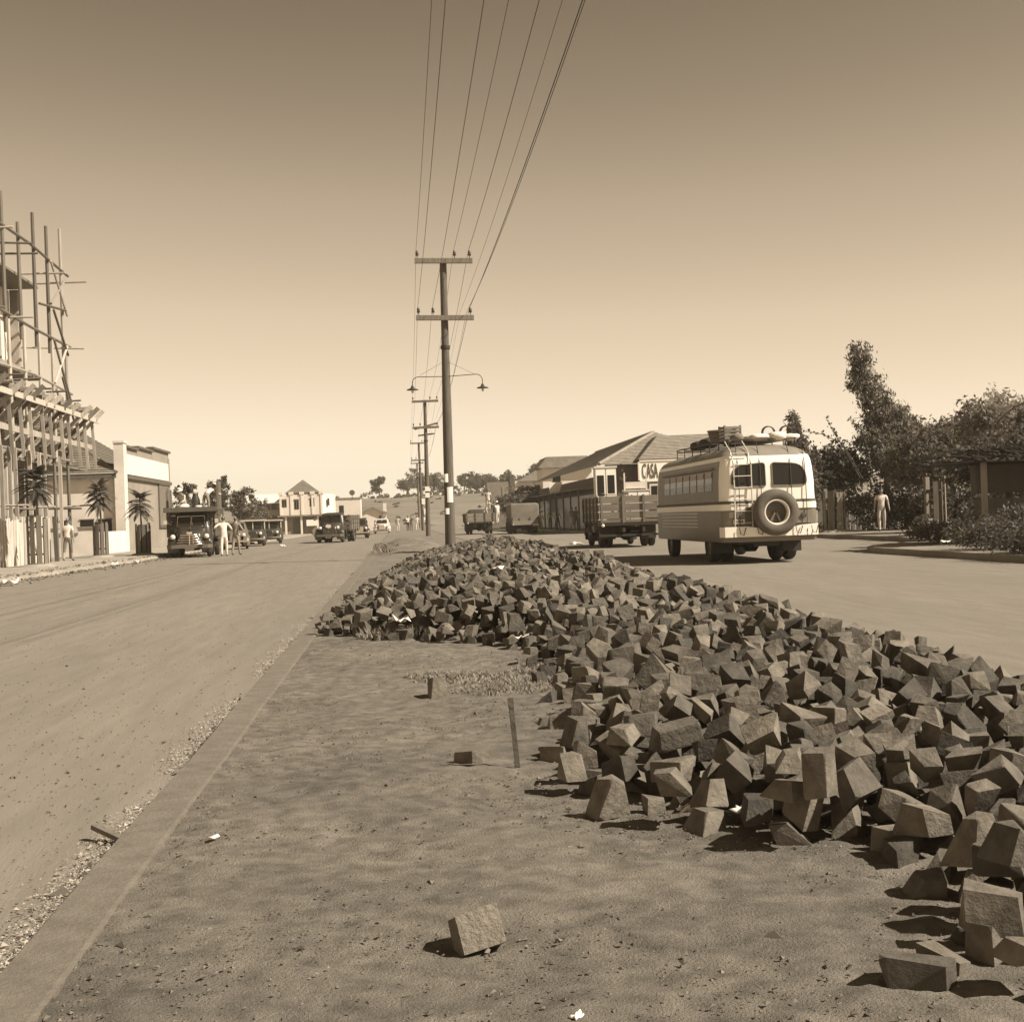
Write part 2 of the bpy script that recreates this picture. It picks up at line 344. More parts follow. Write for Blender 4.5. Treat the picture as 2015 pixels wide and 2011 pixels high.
# loose stones round the heap's edge: chosen spots
def loose(x, y, vi, ang, flat=True):
    a = R(ang); A = np.array([[math.cos(a), -math.sin(a), 0], [math.sin(a), math.cos(a), 0], [0, 0, 1]])
    if not flat: A = A @ np.array([[1, 0, 0], [0, 0, -1], [0, 1, 0]])
    r_ = try_place(x, y, vi, A); commit(x, y, r_[0], vi, A, r_[1], r_[2], r_[3]); return len(placed)-1
LOOSE = []
for (x, y, vi, ang, fl, lab) in [
    (.30, 6.50, 3, 30, False, 'broken dark stone standing alone left of the wooden stake'),
    (.67, 5.72, 5, 8, True, 'squared stone with tapered top at the left tip of the near heap'),
    (.76, 5.22, 9, 25, True, 'small dark rough stone lying just in front of the near heap edge'),
    (.95, 5.0, 12, -12, True, 'wide flat-topped stone in front of the heap beside a small rough one'),
    (1.28, 4.62, 14, 40, True, 'upright rough stone alone in front of the heap with a paper scrap behind'),
    (1.50, 3.95, 2, 0, True, 'dark square stone standing apart near the right edge of the photo'),
    (1.29, 3.30, 7, 35, False, 'tilted pale stone nearest the lower right corner'),
    (1.20, 3.22, 17, 60, False, 'leaning dark-sided stone in the lower right corner cluster'),
    (1.40, 3.12, 19, 10, True, 'broad pale-topped stone in the lower right corner cluster'),
    (1.47, 3.42, 21, 75, False, 'wedge stone at the back of the lower right corner cluster'),
    (1.63, 3.90, 23, 20, True, 'large flat-fronted stone at the right edge beside a dark square one'),
    (1.62, 3.70, 25, 50, False, 'pale-topped stone at the right edge in front of the large flat one'),
    (1.58, 3.55, 27, 15, True, 'low slab at the right edge above the corner cluster'),
    (1.36, 4.50, 29, 45, True, 'low dark stone to the right of the upright one before the heap'),
    (.20, 9.0, 6, 20, True, 'lone low stone left of the dry grass patch'),
    (-.78, 14.4, 8, 15, True, 'leftmost small stone at the foot of the far heap beside the kerb'),
    (.40, 12.9, 10, 5, True, 'first of two square stones standing out before the far heap'),
    (.62, 12.8, 4, 60, True, 'second of two square stones standing out before the far heap'),
    (1.0, 12.35, 15, 10, True, 'square stone in the notch between the near and the far heap')]:
    LOOSE.append((loose(x, y, vi, ang, fl), lab))
lid = {i: l for i, l in LOOSE}
camp = np.array((0, 0, 1.28)); vis = []
for i, (vi, A, p, top) in enumerate(placed):
    if i in lid: continue
    dd = p-camp; dist = np.linalg.norm(dd); w = dd @ np.array(F); u = (dd @ np.array(Rv))/w*1.35; vv = (dd @ np.array(Uv))/w*1.35
    if abs(u) > .54 or abs(vv) > .54: continue
    ix, iy = int((p[0]-GX0)/CS), int((p[1]-GY0)/CS); loc = HT[max(0, iy-2):iy+3, max(0, ix-2):ix+3].mean()
    if p[2] < loc-.06: continue
    # line of sight over the heap
    ok = True
    for t in np.linspace(.12, .9, 40)*0.6:
        q = p+(camp-p)*t; jx, jy = int((q[0]-GX0)/CS), int((q[1]-GY0)/CS)
        if 0 <= jx < NX and 0 <= jy < NY and HT[jy, jx] > q[2]+.09: ok = False; break
    if ok: vis.append((dist, i))
vis.sort(); ind = {i for _, i in vis[:288]}
def place_stone(name, i):
    vi, A, p, top = placed[i]; o = link(name, VAR[vi][0]); m = Matrix([list(map(float, r_)) for r_ in A]).to_4x4(); m.translation = Vector(p.tolist()); o.matrix_world = m; return o
for i, l in LOOSE: tag(place_stone('paving_stone', i), l, 'stone', 'loose stones lying apart from the heap')
for i in ind: tag(place_stone('paving_stone', i), 'rough dark hewn paving stone lying in the heap along the median', 'stone', 'paving stones heaped on the median')
V = []; Fc = []; T = []; nb = 0
for i, (vi, A, p, top) in enumerate(placed):
    if i in lid or i in ind: continue
    me, v, fc, _ = VAR[vi]; V.append(v @ A.T+p); Fc.append(fc+nb); T.append(np.full(len(v), rn.rand())); nb += len(v)
tag(link('paving_stone_heap', nmesh('paving_stone_heap', np.concatenate(V), np.concatenate(Fc), 'stonem', np.concatenate(T))), 'long heap of rough dark paving stones piled on the median', 'stone heap', kind='stuff')
st = 4; cz = core[::st, ::st]; cy, cx = np.meshgrid(gy[::st], gx[::st], indexing='ij'); nr, nc = cz.shape
Vc = np.stack([cx.ravel(), cy.ravel(), np.maximum(cz-.03, .1).ravel()], 1); I = np.arange(nr*nc).reshape(nr, nc)
Fq = np.stack([I[:-1, :-1].ravel(), I[:-1, 1:].ravel(), I[1:, 1:].ravel(), I[1:, :-1].ravel()], 1)
Fq = Fq[(d[::st, ::st].ravel() > .05)[Fq].all(axis=1)]
tag(link('heap_filler_core', nmesh('heap_filler_core', Vc, Fq, 'clod')), kind='structure')  # hidden filler core; its dark colour puts shade into the gaps between stones
print('stones', len(placed), 'visible', len(vis), vis[min(287, len(vis)-1)][0])
# the lone stone in the foreground, a clean squared block standing on its edge
o = link('paving_stone', hull_mesh([(-.085, -.06, -.07), (.075, -.065, -.068), (.08, .06, -.07), (-.08, .064, -.07), (-.078, -.055, .062), (.082, -.06, .07), (.075, .055, .066), (.0, .06, .073), (-.07, .058, .066), (-.08, -.058, .05), (.03, -.064, .07)], 'paving_stone', 'stonep'))
o.location = (.165, 3.72, .172); o.scale = (.76,)*3; o.rotation_euler = (R(-24), R(-7), R(20))
tag(o, 'squared stone block lying alone on the bare soil in the foreground', 'stone')
# ------------------------------------------------------------------ loose stuff on the ground
def scatter(name, m, pts, size, label, cat, flat=.6, seed=1):
    r_ = np.random.RandomState(seed); n = len(pts)
    base = np.array([(1, 0, 0), (-.8, .6, 0), (-.7, -.7, 0), (0, 0, 1), (.1, .1, -.7)]); fb = np.array([(0, 1, 3), (1, 2, 3), (2, 0, 3), (1, 0, 4), (2, 1, 4), (0, 2, 4)])
    s = size*np.exp(r_.normal(0, .45, n)); a = r_.uniform(0, 2*PI, n); V = np.zeros((n, 5, 3))
    jit = r_.normal(0, .18, (n, 5, 3)); bb = base[None]+jit
    V[:, :, 0] = (bb[:, :, 0]*np.cos(a)[:, None]-bb[:, :, 1]*np.sin(a)[:, None])*s[:, None]+pts[:, 0:1]
    V[:, :, 1] = (bb[:, :, 0]*np.sin(a)[:, None]+bb[:, :, 1]*np.cos(a)[:, None])*s[:, None]+pts[:, 1:2]
    V[:, :, 2] = bb[:, :, 2]*s[:, None]*flat+pts[:, 2:3]
    Fc = fb[None]+(np.arange(n)*5)[:, None, None]
    me = nmesh(name, V.reshape(-1, 3), Fc.reshape(-1, 3), m, np.repeat(r_.rand(n), 5))
    return tag(link(name, me), label, cat, kind='stuff')
rs = np.random.RandomState(3)
def gutter(n, y0, y1, off, sd, z):
    t = rs.rand(n); y = y0*(y1/y0)**t; keep = np.array([.35+fbm(1, q, .8) for q in y]) > rs.rand(n)*.6-.1
    y = y[keep]; x = KX-off-np.abs(rs.normal(0, sd, len(y)))*1.0; return np.stack([x, y, np.full(len(y), z)], 1)
scatter('gravel', 'gravel', gutter(34000, 3.0, 32, .05, .085, .003), .0045, 'pale loose gravel strewn along the gutter of the left roadway', 'gravel', seed=2)
scatter('gravel', 'clod', gutter(9000, 3.0, 36, .0, .06, .005), .009, 'dark crumbs of earth along the foot of the median kerb', 'earth', seed=3)
n = 17000; y = 2.6*(15/2.6)**rs.rand(n); x = rs.uniform(KX+.2, 1.6, n); k = np.array([fbm(a, b_, 1.3) for a, b_ in zip(x, y)]) > rs.normal(.05, .25, n)
scatter('soil_crumbs', 'clod', np.stack([x, y, np.full(n, .136)], 1)[k], .0042, 'small dark clods of earth scattered over the bare median', 'earth', seed=4)
n = 2200; y = 20+60*rs.rand(n); x = LK+.1+rs.normal(0, .45, n)
scatter('kerb_rubble', 'clod', np.stack([x, y, np.where(x < LK, .14, .02)], 1), .03, 'broken earth along the edge of the left sidewalk', 'earth', seed=6)
n = 9000; y = 3.2*(40/3.2)**rs.rand(n); x = KX-.1-rs.rand(n)*np.minimum(9.3, y*.5)
scatter('road_grit', 'clod', np.stack([x, y, np.full(n, .004)], 1), .0045, 'fine dark grit strewn over the left roadway', 'grit', seed=9)
def tufts(name, spots, m, label, cat, n, h, wd, seed=1, curve=.5):
    r_ = np.random.RandomState(seed); V = []; T = []
    for (x, y, z, rx, ry) in spots:
        for k in range(n):
            a = r_.rand()*2*PI; q = math.sqrt(r_.rand()); bx, by = x+rx*q*math.cos(a), y+ry*q*math.sin(a); b2 = r_.rand()*2*PI; l = h*r_.uniform(.4, 1.2); ln = curve*l*r_.rand()
            dx, dy = math.cos(b2), math.sin(b2); w_ = wd*r_.uniform(.6, 1.3)
            V += [(bx-dy*w_, by+dx*w_, z), (bx+dy*w_, by-dx*w_, z), (bx+dx*ln, by+dy*ln, z+l)]; T += [r_.rand()]*3
    V = np.array(V); return tag(link(name, nmesh(name, V, np.arange(len(V)).reshape(-1, 3), m, T)), label, cat, kind='stuff')
tufts('dry_grass', [(.55, 9.9, .13, .5, .35), (.95, 9.4, .13, .3, .4), (.7, 9.2, .13, .4, .3), (1.0, 10.3, .13, .2, .3), (.3, 10.2, .13, .3, .2)], 'drygrass', 'patch of dry pale grass beside the heap of stones', 'grass', 1100, .03, .0045, 2, 2.6)
tufts('weeds', [(-.22, 13.6, .135, .2, .14), (-.05, 13.7, .135, .15, .1), (.05, 13.62, .135, .12, .1)], 'drygrass', 'pale weed tufts at the foot of the far heap', 'weeds', 260, .11, .007, 3, 1.2)
tufts('grass_mound', [(-.55, 50+3*k, .2+.1*math.sin(k), .5, 1.8) for k in range(6)], 'drygrass', 'short dry grass on the earth mound beyond the heap', 'grass', 700, .14, .02, 5)
sheet('earth_mound', 'soil', -1.0, 2.6, 44.5, 74, 18, 60, lambda x, y: .06+.42*max(0, 1-((x-.5)/1.45)**2)*max(0, math.sin(PI*min(1, max(0, (y-44.5)/29))))**.6*(1+.4*fbm(x, y, .8, 5)))
def scrap(x, y, z, s, label, seed, name='paper_scrap', cat='paper', group='white paper scraps littering the ground'):
    r_ = random.Random(seed); P = [(r_.uniform(-1, 1)*s, r_.uniform(-1, 1)*s*.8, r_.uniform(0, .8)*s) for k in range(9)]
    b = MB(); n = 5; g = [[(((i/(n-1))-.5)*2*s*(1+.2*r_.uniform(-1, 1)), ((j/(n-1))-.5)*1.5*s*(1+.2*r_.uniform(-1, 1)), .25*s+abs(r_.gauss(0, .32))*s) for i in range(n)] for j in range(n)]
    b.add([p for row in g for p in row], [(j*n+i, j*n+i+1, (j+1)*n+i+1, (j+1)*n+i) for j in range(n-1) for i in range(n-1)])
    o = b.build(name, 'paper', None, 30, (x, y, z), (0, 0, r_.uniform(0, 6))); md = o.modifiers.new('thickness', 'SOLIDIFY'); md.thickness = .004
    return tag(o, label, cat, group)
for k, (x, y, z, s, l) in enumerate([
    (-.03, 13.62, .26, .10, 'large white paper scrap among weeds at the foot of the far heap'),
    (1.0, 12.05, .2, .075, 'white paper scrap lodged where the two heaps meet'),
    (1.04, 5.08, .15, .045, 'flat white paper scrap under the front stones of the near heap'),
    (1.22, 4.98, .16, .05, 'crumpled white paper behind the upright stone in front of the heap'),
    (.36, 3.12, .137, .014, 'tiny white scrap on the soil near the bottom of the photo'),
    (-1.12, 7.0, .015, .026, 'small white scrap in the gutter against the median kerb'),
    (-.72, 5.15, .137, .02, 'small pale scrap on the soil midway along the kerb'),
    (1.2, 17.2, .62, .08, 'white paper scrap high on the far heap, in its middle'),
    (2.75, 21.5, .78, .1, 'white paper scrap on the right shoulder of the far heap'),
    (-9.9, 36, .01, .2, 'crumpled white paper in the left gutter at the photo edge'),
    (-10.5, 52, .02, .14, 'two-fold white paper in the left gutter before the tree guards'),
    (-10.2, 54.5, .02, .13, 'small white paper in the left gutter nearer the truck'),
    (13.6, 33.6, .21, .14, 'white paper lying on the right kerb by the dark bushes'),
    (16.5, 56, .2, .4, 'white heap of papers on the right sidewalk beside the bus'),
    (-6.9, 82, .02, .16, 'white paper lying on the left road behind the parked truck')]):
    scrap(x, y, z, s, l, 40+k)
b = MB(); b.beam((.50, 6.3, .10), (.475, 6.3, .45), .022, .022); b.beam((.478, 6.3, .41), (.475, 6.3, .456), .025, .025)
tag(b.build('wooden_stake', 'bark'), 'thin wooden stake stuck upright in the soil', 'stake')
b = MB(); b.beam((-1.16, 5.75, .02), (-1.32, 5.92, .05), .03, .02)
tag(b.build('wood_offcut', 'darktimber'), 'short dark wood offcut lying in the gravel gutter', 'wood')
# ------------------------------------------------------------------ utility poles and wires
def insul(p, x, z, s=1):
    b = MB(); b.lathe([(.012, 0), (.012, .1*s), (.05*s, .1*s), (.06*s, .14*s), (.035*s, .17*s), (.055*s, .2*s), (.04*s, .25*s), (.01, .27*s)], (x, 0, z), 'z', 10); return b.build('insulator', 'porcelain', p, 40)
POLES = [(1.62, -8, 1.62), (1.66, 46, 1.72), (2.05, 100, 2.1), (2.6, 154, 2.4), (3.0, 208, 2.9)]
TOPI = (-.86, .38, .88); LOWI = (-.86, -.38, .86)
for k, (x, y, xt) in enumerate(POLES):
    lab = ['utility pole behind the viewer', 'tall wooden utility pole with twin street lamps rising from the stone heap', 'second wooden utility pole, with three crossarms, behind the nearest one', 'third wooden utility pole along the median, slimmer in the distance', 'farthest small utility pole along the median'][k]
    if k == 0: continue
    t = thing('utility_pole', lab, 'pole', (x, y, .1), 0, 'utility poles along the median')
    sh = xt-x+.04
    b = MB(); b.tube([(sh*q, 0, -.3+10.15*q) for q in np.linspace(0, 1, 9)], [.185-.075*q+.006*math.sin(q*40) for q in np.linspace(0, 1, 9)], 12); b.build('shaft', 'wood', t, 50)
    tilt = (-.02, -.02, .01, .0, 0)[k]
    for z, I in ((9.75, TOPI), (7.86, LOWI)):
        cx = sh*z/9.85; b = MB(); b.beam((cx-.95, -.17, z+.95*tilt*-1), (cx+.97, -.17, z+.95*tilt), .13, .16); b.build('crossarm', 'greywood', t)
        for i in I: insul(t, cx+i, z+.07+i*tilt).location.y = -.17
    if k == 2:
        b = MB(); b.beam((sh*.8-.8, -.15, 7.75), (sh*.8+.85, -.15, 8.15), .1, .12); b.build('crossarm', 'darktimber', t)
        b = MB(); b.beam((sh*.76-.55, .15, 7.3), (sh*.76+.65, .15, 7.42), .09, .1); b.build('crossarm', 'darktimber', t)
    b = MB(); b.lathe([(.15, -.06), (.16, -.05), (.16, .05), (.15, .06)], (sh*.7, 0, 6.9), 'z', 14); b.build('iron_band', 'iron', t, 40)
    if k == 1:
        for s_ in (-1, 1):
            x0 = sh*.6; L = 1.18 if s_ < 0 else 1.25
            pts = [(x0, -.1, 5.92), (x0+s_*(L-.25), -.1, 5.95+.02*s_)] + [(x0+s_*(L-.25+.2*math.sin(R(a))), -.1, 5.75+.02*s_+.2*math.cos(R(a))) for a in (15, 35, 55, 75, 90)] + [(x0+s_*(L-.05), -.1, 5.62)]
            b = MB(); b.tube(pts, .013, 7); a = b.build('lamp_arm', 'iron', t, 50)
            b = MB(); b.tube([(x0, -.1, 6.45), (x0+s_*(L-.3), -.1, 5.97)], .005, 5); b.build('stay_wire', 'wire', t)
            b = MB(); b.lathe([(.03, .1), (.05, .06), (.06, .02), (.19, -.03), (.2, -.05), (.08, -.05)], (x0+s_*(L-.05), -.1, 5.55), 'z', 18); b.build('lamp_shade', 'iron', t, 40)
            b = MB(); b.lathe([(.01, .06), (.035, .03), (.045, -.02), (.03, -.06), (.005, -.075)], (x0+s_*(L-.05), -.1, 5.46), 'z', 10); b.build('bulb', 'lamp', t, 40)
        for (px, pz, w_, h_, a) in ((.03, 2.55, .2, .28, 10), (.06, 2.1, .22, .3, -5), (.05, 1.85, .16, .22, 8), (.04, 1.45, .17, .2, 0)):
            b = MB(); b.lathe([(.185, -h_/2), (.186, h_/2)], (.01, 0, pz), 'z', 24)
            v = [p for p in b.v]; bb = MB(); rr = []
            for q in np.linspace(-.6, .6, 6): rr.append(q)
            bb.add([(.01+(.192-.007*pz)*math.sin(q+.25*(1 if px > .04 else -1)), -(.192-.007*pz)*math.cos(q+.25), pz+zz) for zz in (-h_/2, h_/2) for q in rr], [(i, i+1, 7+i, 6+i) for i in range(5)])
            o = bb.build('pasted_notice', 'paper', t); o.modifiers.new('t', 'SOLIDIFY').thickness = .003
    elif k == 2:
        for pz in (3.4, 3.05):
            b = MB(); b.bx(-.12, .2, -.22, -.2, pz-.25, pz+.2); b.build('pasted_notice', 'paper', t)
    elif k == 3:
        for (px, pz) in ((.25, 3.3), (.45, 2.2)):
            b = MB(); b.bx(px-.3, px+.1, -.24, -.2, pz-.35, pz+.3); b.build('pasted_notice', 'paper', t)
def wire_run(label, offx, z, r=.0062, sag=.55):
    b = MB(); prev = None; pts = []
    for k in range(len(POLES)-1):
        x0, y0, t0 = POLES[k]; x1, y1, t1 = POLES[k+1]
        for i in range(17 if k == 0 else 9):
            q = i/(16 if k == 0 else 8); pts.append((t0*z/9.85+x0*(1-z/9.85)+offx + q*((t1*z/9.85+x1*(1-z/9.85))-(t0*z/9.85+x0*(1-z/9.85))), y0+q*(y1-y0)-.17, .1+z-4*sag*q*(1-q)))
    b.tube(pts, r, 5); return tag(b.build('overhead_wire', 'wire', None, 60), label, 'wire', 'overhead wires between the utility poles')
wire_run('overhead wire from the left end of the top crossarm', TOPI[0], 10.05)
wire_run('overhead wire from the top crossarm just right of the pole', TOPI[1], 10.05)
wire_run('overhead wire from the right end of the top crossarm', TOPI[2], 10.05, .008)
wire_run('overhead wire from the left end of the lower crossarm', LOWI[0], 8.16)
wire_run('overhead wire from the lower crossarm just left of the pole', LOWI[1], 8.16)
wire_run('overhead wire from the right end of the lower crossarm', LOWI[2], 8.16, .009)
wire_run('overhead wire close beside the rightmost lower wire', LOWI[2]-.1, 8.02, .006, .75)
wire_run('thin slack overhead wire right of the pole at lower crossarm height', .55, 8.05, .004, .6)
# ------------------------------------------------------------------ left: building under construction, scaffold, fence, tree guards
t = thing('unfinished_building', 'concrete building under construction behind timber scaffolding at the left edge', 'building', (-16.6, 58, 0))
for z in (4.55, 8.25, 12.35):
    b = MB(); b.bx(-8, .35, -12, 5.6, z, z+.28); b.bx(.35, .42, -12, 5.62, z+.06, z+.36); b.build('floor_slab', 'concrete', t)
    b = MB(); b.bx(-7.8, .9 if z > 5 else .5, -12, 5.2, z-.12, z-.01); b.build('slab_shuttering', 'darktimber', t)
for z0, z1 in ((0, 4.4), (4.83, 8.1), (8.53, 12.2)):
    for y in (-11.5, -8, -4.4, -.8, 2.2, 5.3):
        b = MB(); b.bx(-.35, .0, y-.17, y+.17, z0, z1); b.build('column', 'concrete', t)
    xi = -3.2 if z0 > 0 else -.9
    b = MB(); b.bx(xi, xi+.2, -12, 5.4 if z0 > 0 else 11.2, z0, z1); b.build('inner_shade_wall', 'darkwall', t)  # deep shade inside the building is put into the dark wall colour
    if z0 > 0:
        b = MB(); b.bx(-.42, -.38, -12, 2.0, z0, z0+1.0); b.build('parapet', 'cream', t)
        b = MB(); b.bx(-.40, -.36, 2.4, 5.1, z0, z1-.05); b.build('wall_panel', 'cream', t)
    else:
        b = MB(); b.bx(-.35, .0, 9.0, 9.3, 0, 4.3); b.build('column', 'concrete', t)
s = thing('scaffolding', 'tall scaffold of lashed timber poles rising against the sky at left', 'scaffold', (-14.8, 58, 0))
rg = random.Random(3)
for (y, h, lean) in ((-3.3, 14.5, -.32), (-1.15, 13.8, -.2), (1.15, 14.7, -.15), (3.3, 14.6, -.1), (5.75, 15.0, -.08), (-5.6, 13.9, -.3)):
    zs = [0, 4.9, 9.6, h]
    for i in range(3):
        b = MB(); o_ = (i % 2)*.09; b.tube([(o_, y+lean*zs[i]/15, zs[i]-(.5 if i else 0)), (o_, y+lean*zs[i+1]/15, zs[i+1])], [.085, .07], 7); b.build('standard_pole', 'timber' if (i == 1 or rg.random() < .35) else 'darktimber', s, 50)
    for z in (2.4, 7.2, 9.7, 12.6):
        if rg.random() < .75:
            b = MB(); b.tube([(-1.9, y+rg.uniform(-.3, .3), z), (.7+rg.uniform(-.2, .5), y+rg.uniform(-.25, .25), z+rg.uniform(-.15, .15))], .045, 6); b.build('putlog', 'darktimber' if rg.random() < .5 else 'timber', s, 50)
for z, dz in ((4.6, 0), (7.7, .15), (9.85, -.1), (13.1, .12)):
    b = MB(); b.tube([(.1, -6.3, z), (.1, 0, z+dz), (.1, 6.6, z-.08)], .06, 6); b.build('ledger', 'darktimber' if z > 9 else 'timber', s, 50)
for (y0, z0, y1, z1, m) in ((3.2, 13.1, 5.9, 11.1, 'timber'), (3.0, 11.2, 5.9, 12.8, 'timber'), (3.4, 11.0, 5.8, 9.3, 'darktimber'), (3.3, 9.7, 6.1, 7.2, 'darktimber'), (5.7, 9.7, 3.2, 7.8, 'timber'), (4.6, 8.2, 6.7, 6.2, 'darktimber'), (1.0, 10.9, 5.6, 11.3, 'darktimber'), (3.3, 7.6, 5.9, 5.9, 'timber')):
    b = MB(); b.tube([(.17, y0, z0), (.17, y1, z1)], .055, 6); b.build('diagonal_brace', m, s, 50)
f_ = thing('canopy_formwork', 'slanting plank formwork for a canopy projecting over the left sidewalk', 'formwork', (-14.4, 58, 0))
for k, y in enumerate(np.arange(-7.2, 9.6, 1.55)):
    y = float(y)+rg.uniform(-.2, .2)
    b = MB(); b.beam((-2.0, y-.3, 4.3), (.75+rg.uniform(-.15, .1), y+.1, 7.0+rg.uniform(-.1, .15)), .09, .19); b.build('raking_strut', 'timber' if k % 3 else 'darktimber', f_)
    b = MB(); b.beam((.15, y+.5, 4.45+rg.uniform(-.3, .1)), (.05, y+.35, 7.05+rg.uniform(-.4, .2)), .13, .05); b.build('upright_plank', 'timber', f_)
    b = MB(); b.beam((-1.7, y+.25, 6.9), (.3, y+.25, 7.0), .1, .14); b.build('joist', 'timber', f_)
for (x, z) in ((.0, 5.3), (-.5, 5.55), (.3, 6.55), (-1.2, 5.0)):
    b = MB(); b.bx(x-.04, x+.04, -8.2, 9.2, z-.11, z+.11); b.build('stringer', 'timber', f_)
b = MB(); b.bx(-2.1, -.2, -8, 8.6, 7.06, 7.14); b.build('deck_board', 'timber', f_)
b = MB(); b.bx(-3.1, -.7, -8, 11, 4.28, 4.36); b.build('soffit_board', 'darktimber', f_)
p_ = thing('shoring', 'row of slim pale timber props holding up the canopy formwork', 'props', (-14.7, 58, .1))
for y in np.arange(-7.5, 3.2, .8):
    y = float(y)+rg.uniform(-.2, .2); xx = rg.choice((-.6, 0, .25)); b = MB(); b.beam((xx, y, 0), (xx+rg.uniform(-.05, .05), y, 4.5), .13, .12); b.build('prop', 'timber', p_)
b = MB(); b.bx(-.05, .05, -7.6, 5, 1.75, 1.9); b.build('brace_board', 'timber', p_)
fn = thing('picket_fence', 'pale plank hoarding closing off the building site at the left edge', 'fence', (-14.15, 58, .12))
for y in np.arange(-9, -.4, .2):
    h = 1.72+rg.uniform(-.12, .16); b = MB(); b.box((rg.uniform(-.01, .01), float(y), h/2), (.03, .165, h), (0, rg.uniform(-.015, .015), rg.uniform(-.05, .05))); b.build('picket', 'picket', fn)
b = MB(); b.bx(-.09, -.03, -9.1, -.4, .4, .5); b.bx(-.09, -.03, -9.1, -.4, 1.25, 1.35); b.build('rail', 'greywood', fn)
b = MB(); b.beam((-14.1, 58.3, .1), (-14.15, 58.3, 2.0), .16, .14); tag(b.build('wooden_post', 'darktimber'), 'dark wooden post ending the plank fence beside the man in white', 'post')
# ------------------------------------------------------------------ hip-roofed house with parapet front
h = thing('parapet_house', 'tile-roofed house with stepped parapet front on the left street', 'house', (-15.5, 80, 0))
b = MB(); b.bx(-11, -.02, 0, .25, 0, 4.35); b.build('side_wall', 'cream', h)
b = MB(); b.bx(-11, -.5, .25, 15.3, 0, 4.3); b.build('rear_volume', 'cream', h)
b = MB(); b.bx(-.25, 0, .25, 15.6, 0, 6.05); b.bx(-.25, 0, 4.2, 9.2, 6.05, 6.2); b.bx(-.25, 0, 9.2, 15.6, 6.05, 6.42); b.build('front_wall', 'wallgrey', h)
b = MB(); b.bx(-.45, .1, -.35, .55, 0, 6.28); b.bx(-.5, .15, -.4, .6, 6.28, 6.4); b.build('pilaster', 'cream', h)
b = MB(); b.bx(-.3, .05, 15.2, 15.7, 0, 6.1); b.build('pilaster', 'wallgrey', h)
b = MB(); b.bx(.0, .05, .7, 15.15, 4.55, 5.7); b.build('frieze_panel', 'wallwhite', h)
b = MB(); b.bx(-.02, .16, .58, 15.75, 4.28, 4.48); b.build('cornice', 'trim', h)
for (y0, y1, z) in ((.6, 4.2, 6.06), (4.2, 9.25, 6.21), (9.15, 15.75, 6.43)):
    b = MB(); b.bx(-.32, .14, y0, y1, z, z+.14); b.build('coping', 'trim', h)
sh = MB(); sh.bx(.02, .06, 11.1, 14.7, 1.55, 4.2); so = sh.build('shutter', 'trimmid', h)
for k in range(22):
    b = MB(); b.bx(.06, .085, 11.12, 14.68, 1.58+k*.118, 1.58+k*.118+.085); b.build('slat', 'trimmid', so)
b = MB(); b.bx(.0, .14, 10.95, 14.85, 4.2, 4.3); b.bx(.0, .1, 10.98, 11.1, 1.5, 4.2); b.bx(.0, .1, 14.7, 14.82, 1.5, 4.2); b.bx(0, .12, 10.95, 14.85, 1.42, 1.54); b.build('frame', 'trim', so)
# hip roof: stepped tile courses
def courses(name, pa, pb, pc, pd, n, parent, m, th=.05):
    """eave pa-pb, ridge pd-pc; n stepped courses"""
    pa, pb, pc, pd = map(Vector, (pa, pb, pc, pd)); nr = (pb-pa).cross(pd-pa).normalized()
    if nr.z < 0: nr = -nr
    b = MB()
    for k in range(n):
        q0, q1 = k/n, (k+1.25)/n; q1 = min(q1, 1)
        A0, B0 = pa.lerp(pd, q0), pb.lerp(pc, q0); A1, B1 = pa.lerp(pd, q1), pb.lerp(pc, q1)
        up0 = nr*th; b.add([A0, B0, B1, A1, A0+up0, B0+up0, B1+nr*.005, A1+nr*.005], [(0, 3, 2, 1), (4, 5, 6, 7), (0, 1, 5, 4), (1, 2, 6, 5), (2, 3, 7, 6), (3, 0, 4, 7)])
    return b.build(name, m, parent)
E0 = 4.62
ev = dict(a=(-11.8, -.4, E0), b=(-.3, -.4, E0), c=(-.3, 16.2, E0), d=(-11.8, 16.2, E0)); r1, r2 = (-6.1, 4.6, 8.6), (-6.1, 11, 8.6)
courses('roof_slope', ev['a'], ev['b'], r1, r1, 26, h, 'tile'); courses('roof_slope', ev['b'], ev['c'], r2, r1, 26, h, 'tile'); courses('roof_slope', ev['d'], ev['a'], r1, r2, 26, h, 'tile')
b = MB(); b.bx(-11.7, -.35, -.36, .2, E0-.3, E0-.03); b.build('eave_soffit', 'trim', h)
b = MB(); b.tube([ev['b'], r1], .1, 6); b.tube([r1, r2], .1, 6); b.build('ridge_tiles', 'tile', h)
for (x0, x1, z0, z1) in ((-3.55, -3.0, 1.4, 2.0), (-2.5, -1.75, 1.4, 2.0), (-1.5, -.75, 1.0, 2.0)):
    b = MB(); b.bx(x0, x1, -.015, .05, z0, z1); w_ = b.build('window', 'glass', h); b = MB(); b.bx(x0-.05, x1+.05, -.06, -.01, z0-.07, z0); b.bx(x0-.05, x1+.05, -.05, -.01, z1, z1+.05); b.build('sill', 'trimmid', w_)
g = thing('garden_wall', 'pale stepped garden wall below the tile-roofed house', 'wall', (-15.6, 72, 0))
for (x0, x1, z) in ((-4, -1.72, 1.48), (-1.72, -.75, 1.2), (-.75, .15, 1.5)):
    b = MB(); b.bx(x0, x1, 0, .22, 0, z); b.build('wall_panel', 'cream', g); b = MB(); b.bx(x0-.03, x1+.03, -.06, .28, z, z+.09); b.build('coping', 'trimmid', g)
b = MB(); b.bx(.15, .37, 0, 7.5, 0, 1.3); b.build('wall_panel', 'cream', g)
